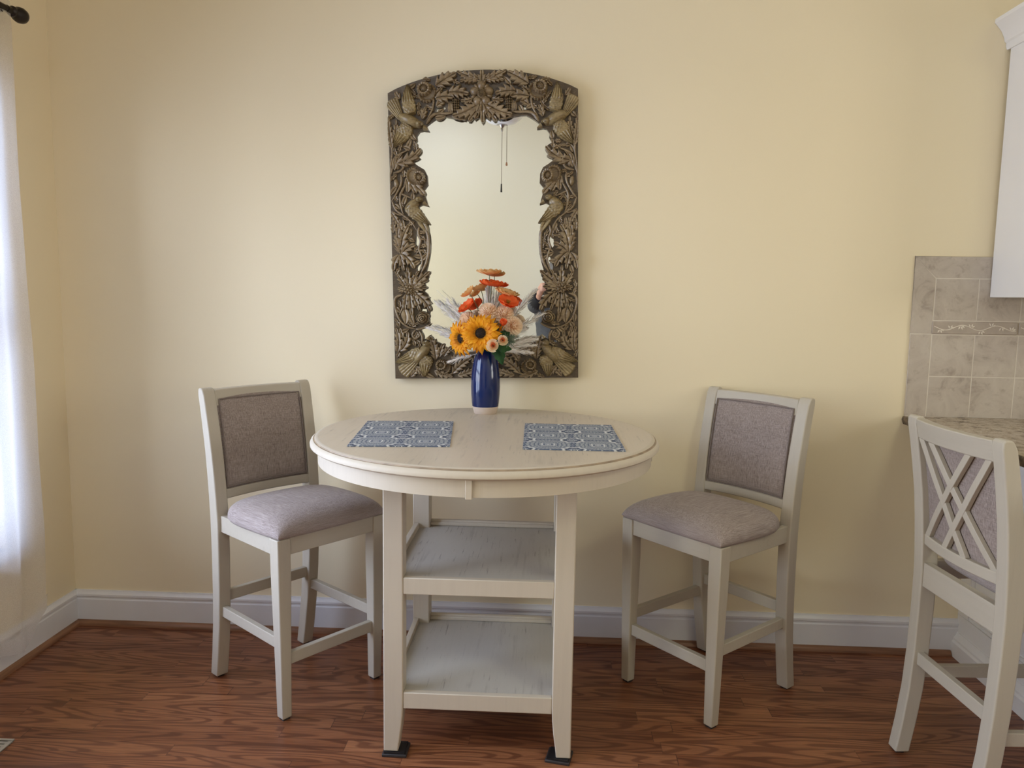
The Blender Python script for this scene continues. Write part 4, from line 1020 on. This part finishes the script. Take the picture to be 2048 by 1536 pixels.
# ------------------------------------------------------------------ kitchen side
def kitchen():
    # backsplash
    t_ = thing('tile_backsplash', 'travertine tile backsplash with leaf border strip above the granite counter', 'backsplash', (1.3185, 0, .9145))
    x1 = 1.40
    G().box(.003, x1, -.0088, -.0005, .0, .584).build('grout_bed', 'grout', t_)
    g = G(); e = .0018; top = .585; bx = .0775
    def tl(a, b, c, d): g.box(a + e, b - e, -.0095, -.0055, c + e, d - e)
    tl(0, bx, .0, .305)
    # border pieces mitred at the corner
    def prism(poly): g.loft([[(x, y, z) for x, z in poly] for y in (-.0095, -.0055)])
    prism([(e * 0, .305 + e), (bx - e, .305 + e), (bx - e, .507 - e), (e * .0, top)])
    prism([(0, top), (bx, .507 + e), (.38, .507 + e), (.38, top)])
    for k in range(3): tl(.38 + k * .35, .73 + k * .35, .507, top)
    for i in range(8):
        a = bx + i * .1535; b = a + .1535
        tl(a, b, 0, .150); tl(a, b, .150, .3035); tl(a, b, .354, .507)
    g.build('tile_field', 'tile', t_, bevel=.0008)
    ls = G()
    for k in range(4): a = bx - .004 + k * .307; ls.box(a + e, a + .307 - e, -.013, -.0055, .3055, .352)
    li = ls.build('leaf_border_strip', 'listello', t_, bevel=.003)
    v = G()
    for k in range(4):
        a0 = bx - .004 + k * .307; P = [(a0 + .008 + .29 * i / 40, -.0132, .329 + .009 * math.sin(i / 40 * 2 * PI * 2.4 + 2.6)) for i in range(41)]; v.tube(P, .0017, 6)
        for i in range(3, 40, 5):
            p = Vector(P[i]); sg = 1 if (i // 5) % 2 else -1
            for q in (-.9, 0, .9):
                d = Vector((math.sin(q) + .4, 0, sg * math.cos(q))).normalized(); c = p + d * .0095; d = d * 1.55; n = Vector((-d.z, 0, d.x))
                v.loft([[c - d * .0045 + Vector((0, -.001, 0)), c + n * .0022 + Vector((0, -.001, 0)), c + d * .0045 + Vector((0, -.001, 0)), c - n * .0022 + Vector((0, -.001, 0))], [c - d * .003 + Vector((0, -.0018, 0)), c + n * .0012 + Vector((0, -.0018, 0)), c + d * .003 + Vector((0, -.0018, 0)), c - n * .0012 + Vector((0, -.0018, 0))]])
    v.build('relief_vine', 'vine', li)
    # counter
    g = G(); YF = -1.75
    prof = [(0, 0), (.004, -.004), (.006, -.012), (.003, -.022), (.0, -.030)]
    rings = []; g.cur = 1
    for o, z in prof: rings.append([(1.320 - o, -.001, TZ + z), (3.2, -.001, TZ + z), (3.2, YF - o, TZ + z), (1.320 - o, YF - o, TZ + z)])
    g.loft(rings, cap=False); g.cur = 0; g.add(rings[0], [(0, 1, 2, 3)]); g.add(rings[-1], [(3, 2, 1, 0)]); c = g.build('granite_countertop', ['granite', 'granite_edge'], smooth=60); tag(c, 'speckled granite countertop overhanging the white cabinet at right', 'countertop')
    # base cabinet
    t_ = thing('base_cabinet', 'white panelled base cabinet under the granite countertop', 'cabinet', (1.575, 0, 0))
    X1 = 1.6
    G().box(.012, X1, YF + .06, -.003, .0, .882).build('carcass', 'cab', t_)
    def frame_panel(y0, y1, z0, z1):
        g = G(); s_ = .07
        g.box(0, .012, y0, y1, z0, z0 + s_); g.box(0, .012, y0, y1, z1 - s_, z1); g.box(0, .012, y0, y0 + s_, z0 + s_, z1 - s_); g.box(0, .012, y1 - s_, y1, z0 + s_, z1 - s_)
        m = .012
        for a in ((y0 + s_, y1 - s_, z0 + s_, z0 + s_ + m), (y0 + s_, y1 - s_, z1 - s_ - m, z1 - s_), (y0 + s_, y0 + s_ + m, z0 + s_ + m, z1 - s_ - m), (y1 - s_ - m, y1 - s_, z0 + s_ + m, z1 - s_ - m)): g.box(.004, .012, *a)
        g.build('side_panel', 'cab', t_, bevel=.002)
    frame_panel(-.56, -.001, .09, .882); frame_panel(-1.12, -.56, .09, .882); frame_panel(YF + .06, -1.12, .09, .882)
    g = G(); g.loft([[(x, y, z) for x, z in ((0.012, 0), (-.022, 0), (-.022, .055), (-.016, .062), (-.016, .070), (-.008, .080), (-.004, .092), (.012, .092))] for y in (-.001, YF + .06)])
    g.build('base_moulding', 'cab', t_, smooth=30)
    # upper cabinet
    t_ = thing('upper_cabinet', 'white wall cabinet with crown moulding above the tile backsplash', 'cabinet', (1.588, 0, 1.355))
    G().box(0, 1.2, -.33, -.0135, 0, .89).build('cabinet_body', 'cab', t_, bevel=.0015)
    for k in range(2):
        d = G().box(.004 + k * .6, .596 + k * .6, -.352, -.331, .003, .887).build('door', 'cab', t_, bevel=.003)
        g = G().box(.064 + k * .6, .536 + k * .6, -.3535, -.352, .063, .827); g.build('door_panel', 'cab', d, bevel=.001)
        x = .56 if k == 0 else .64
        G().tube([(x, -.352, .06), (x, -.378, .07), (x, -.378, .15), (x, -.352, .16)], .0045, 8).build('door_handle', 'pewter', d)
    cp = [(0, .862), (.006, .862), (.010, .872), (.010, .884), (.016, .890), (.020, .905), (.030, .925), (.044, .942), (.050, .948), (.054, .952), (.054, .965), (0, .965)]
    path = lambda o: [(-o, -.001), (-o, -.352 - o), (1.2 + o, -.352 - o), (1.2 + o, -.001)]
    P = [[(path(o)[k][0], path(o)[k][1], z) for o, z in cp] for k in range(4)]
    G().loft(P).build('crown_moulding', 'cab', t_, smooth=30)
kitchen()

# ------------------------------------------------------------------ ceiling fan (seen in the mirror)
def fan():
    zb = 2.36; t_ = thing('ceiling_fan', 'white ceiling fan with frosted light bowl and pull chains, seen in the mirror', 'ceiling fan', (-.312, -2.0, ZC))
    Z = lambda z: z - ZC
    G().lathe([(.0001, Z(ZC)), (.075, Z(ZC)), (.072, Z(ZC - .04)), (.03, Z(ZC - .065)), (.0001, Z(ZC - .066))], 32).build('canopy', 'cab', t_)
    G().tube([(0, 0, Z(ZC - .05)), (0, 0, Z(2.72))], .013, 14).build('downrod', 'cab', t_)
    G().lathe([(.0001, Z(2.74)), (.06, Z(2.735)), (.13, Z(2.70)), (.14, Z(2.66)), (.135, Z(2.60)), (.09, Z(2.56)), (.07, Z(2.50)), (.0001, Z(2.50))], 40).build('motor_housing', 'cab', t_)
    for k in range(5):
        a = k * 2 * PI / 5 + .3; g = G(); rings = []
        for r_, w_ in ((.19, .05), (.24, .062), (.40, .068), (.60, .070), (.64, .062), (.66, .035)):
            c = Vector((math.cos(a) * r_, math.sin(a) * r_, Z(2.63))); s_ = Vector((-math.sin(a), math.cos(a), .2)).normalized(); n = Vector((0, 0, .003))
            rings.append([c - s_ * w_ - n, c + s_ * w_ - n, c + s_ * w_ + n, c - s_ * w_ + n])
        b = g.loft(rings).build('blade', 'cab', t_)
        G().bar((math.cos(a) * .12, math.sin(a) * .12, Z(2.625)), (math.cos(a) * .24, math.sin(a) * .24, Z(2.622)), .006, .04).build('blade_iron', 'pewter', b)
    G().lathe([(.140, Z(2.50)), (.148, Z(2.49)), (.142, Z(2.455)), (.120, Z(2.412)), (.085, Z(2.384)), (.040, Z(2.370)), (.0001, Z(2.368)), ], 40).build('light_bowl', 'bowl', t_)
    G().lathe([(.0001, Z(2.374)), (.036, Z(2.374)), (.038, Z(2.372)), (.032, Z(2.368)), (.020, Z(2.370)), (.012, Z(2.358)), (.007, Z(2.352)), (.007, Z(2.338)), (.0045, Z(2.330)), (.0001, Z(2.329))], 28).build('finial', 'pewter', t_)
    c = G().tube([(0, 0, Z(2.332)), (0, 0, Z(2.015))], .0016, 6).build('pull_chain', 'chain', t_)
    G().lathe([(.0001, Z(2.018)), (.004, Z(2.018)), (.006, Z(1.968)), (.0001, Z(1.967))], 12).build('black_pull', 'black', c)
    c = G().tube([(.030, 0, Z(2.384)), (.030, 0, Z(2.15))], .0016, 6).build('pull_chain', 'chain', t_)
    G().lathe([(.0001, .012), (.004, .010), (.007, -.004), (.006, -.010), (.0001, -.012)], 12, (.030, 0, Z(2.138))).build('wooden_pull', 'oakbead', c)
fan()

# ------------------------------------------------------------------ the person taking the picture (seen in the mirror)
def person():
    px, py = .065, -3.22
    t_ = thing('person', 'person in dark jacket and jeans holding up a phone, reflected in the mirror', 'person', (px, py, 0))
    R = lambda x, y, z: Vector((x - px, y - py, z))
    cap = lambda g, a, b, ra, rb, n=14: (g.tube([a, a.lerp(b, .33), a.lerp(b, .67), b], [ra, lerp(ra, rb, .33), lerp(ra, rb, .67), rb], n), g.ball(a, ra, None, None, 14, 9), g.ball(b, rb, None, None, 14, 9))
    hip = [R(px + s * .09, py, .84) for s in (-1, 1)]; knee = [R(px + s * .105, py + .03, .45) for s in (-1, 1)]; ank = [R(px + s * .11, py - .01, .08) for s in (-1, 1)]
    sh = [R(px + s * .165, py + .01, 1.29) for s in (-1, 1)]
    el = [R(-.112, -3.17, 1.265), R(.33, -3.14, 1.12)]; wr = [R(-.075, -2.985, 1.335), R(.205, -2.985, 1.290)]
    hd = R(px - .02, py + .04, 1.475)
    def limbs(g, arms=True, legs=True, torso=True, ex=0.0, head=False):
        if torso:
            for a, b, ra, rb in ((R(px, py, .86), R(px, py, 1.02), (.155, .115), (.140, .105)), (R(px, py, 1.02), R(px, py, 1.22), (.145, .11), (.165, .115)), (R(px, py, 1.2), R(px, py, 1.30), (.165, .115), (.14, .09))):
                for k in range(5):
                    q = k / 4; c = a.lerp(b, q); g.ball(c, lerp(ra[0], rb[0], q) + ex, lerp(ra[1], rb[1], q) + ex, .09 + ex, 18, 10)
        if legs:
            for i in (0, 1): cap(g, hip[i], knee[i], .085 + ex, .055 + ex); cap(g, knee[i], ank[i], .056 + ex, .038 + ex)
        if arms:
            for i in (0, 1): cap(g, sh[i], el[i], .052 + ex, .042 + ex); cap(g, el[i], wr[i].lerp(el[i], .62 if ex else 0), .042 + ex, (.036 if ex else .029) + ex)
    g = G(); limbs(g)
    cap(g, R(px, py + .01, 1.28), hd - Vector((0, .01, .07)), .06, .055)
    g.ball(hd, .073, .090, .108, 22, 16); g.ball(hd + Vector((0, .03, -.055)), .055, .060, .055, 16, 10)
    g.tube([hd + Vector((0, .085, .015)), hd + Vector((0, .100, -.015)), hd + Vector((0, .108, -.03)), hd + Vector((0, .09, -.038))], [.008, .011, .014, .010], 10)
    for s in (-1, 1): g.ball(hd + Vector((s * .073, -.005, -.005)), .012, .02, .03, 10, 8)
    # hands: palm, four bent fingers, thumb on each end of the phone
    for i, s, xe, up_ in ((0, -1, -.030, .050), (1, 1, .148, .010)):
        xp = xe + s * .026; hz = 1.305 + up_
        palm = [R(xp + s * .018, -2.955, hz), R(xp + s * .012, -2.945, hz + .04)]
        cap(g, wr[i], palm[0], .026, .026); cap(g, palm[0], palm[1], .027, .024)
        for k, (dz, ln) in enumerate(((.052, .9), (.032, 1.0), (.012, .95), (-.006, .8))):
            b0 = R(xp + s * .012, -2.942, hz + .025 + dz * .85); b1 = b0 + Vector((-s * .012, .026 * ln, .004)); b2 = b1 + Vector((-s * .034 * ln, .006, .001)); 
            b1.y = min(b1.y, -2.915 - py - .0); b2.y = b1.y - .001
            cap(g, b0, b1, .0105, .0095, 10); cap(g, b1, b2, .0095, .0078, 10)
        th = R(xp, -2.955, hz - .005); t1 = R(xe + s * .004, -2.945, hz - .015); t2 = R(xe - s * .026, -2.938, hz - .005)
        cap(g, th, t1, .0125, .0115, 10); cap(g, t1, t2, .0115, .009, 10)
    b = g.build('body', 'skin', t_, smooth=180); m = b.modifiers.new('join', 'REMESH'); m.mode = 'VOXEL'; m.voxel_size = .0065; m.use_smooth_shade = True
    m = b.modifiers.new('soft', 'SMOOTH'); m.iterations = 4; m.factor = .5
    def cloth(nm, mat, g, vx=.011):
        o = g.build(nm, mat, t_, smooth=180); m = o.modifiers.new('join', 'REMESH'); m.mode = 'VOXEL'; m.voxel_size = vx; m.use_smooth_shade = True
        m = o.modifiers.new('soft', 'SMOOTH'); m.iterations = 6; m.factor = .5; return o
    g = G(); limbs(g, True, False, True, .022); cloth('jacket', 'jacket', g)
    g = G(); limbs(g, False, True, False, .018); g.ball(R(px, py, .84), .17, .125, .10, 18, 10); cloth('jeans', 'denim', g)
    for i in (0, 1):
        a, c = wr[i].lerp(el[i], .04), wr[i].lerp(el[i], .70); G().tube([a, a.lerp(c, .3), c], [.041, .050, .058], 18).build('cuff', 'cuff', t_)
        g = G(); g.ball(ank[i] + Vector((0, .06, -.035)), .048, .125, .045, 16, 10); cap(g, ank[i] + Vector((0, 0, -.02)), ank[i] + Vector((0, -.01, -.03)), .045, .045)
        g.v = [(x, y, max(z, .0)) for x, y, z in g.v]; g.build('shoe', 'shoeleather', t_, smooth=180)
    g = G(); rot = None
    P = []
    for i in range(13):
        th = PI * .62 * i / 12; row = []
        for k in range(28):
            ph = 2 * PI * k / 28; cut = 1.0 - .42 * max(0, math.sin(ph)) ** 1.2
            tt = th * cut; row.append(hd + Vector((.083 * math.sin(tt) * math.cos(ph), -.006 + .100 * math.sin(tt) * math.sin(ph), .006 + .120 * math.cos(tt) + .003 * math.sin(ph * 9 + i))))
        P.append(row)
    g.grid(P, close_v=True); h = g.build('hair', 'hair', t_, smooth=180); m = h.modifiers.new('thick', 'SOLIDIFY'); m.thickness = .012
    for s in (-1, 1): G().ball(hd + Vector((s * .030, .078, .012)), .0105, .008, .0075, 10, 8).build('eye', 'eye', t_)
    G().ball(hd + Vector((0, .086, -.066)), .022, .007, .006, 12, 8).build('lips', 'lips', t_)
    # phone, lens end at the camera
    ph = thing('phone', 'black phone held up by the person in the mirror', 'phone', (.059, -2.9225, 1.351))
    G().box(-.076, .076, -.004, .004, -.037, .037).build('phone_body', 'black', ph, bevel=.003)
    G().box(-.073, .073, -.0046, -.0041, -.034, .034).build('phone_screen', 'dark', ph)
    g = G()
    for dz in (-.016, .016): g.lathe([(.0085, 0), (.0085, .0022), (.0065, .0028), (.0001, .0024)], 16, (-.059, dz, .004))
    g.xform(Matrix.Rotation(-PI / 2, 4, 'X')); 
    g.v = [(x, y, z) for x, y, z in g.v]; g.build('phone_lens', 'pewter', ph)
person()
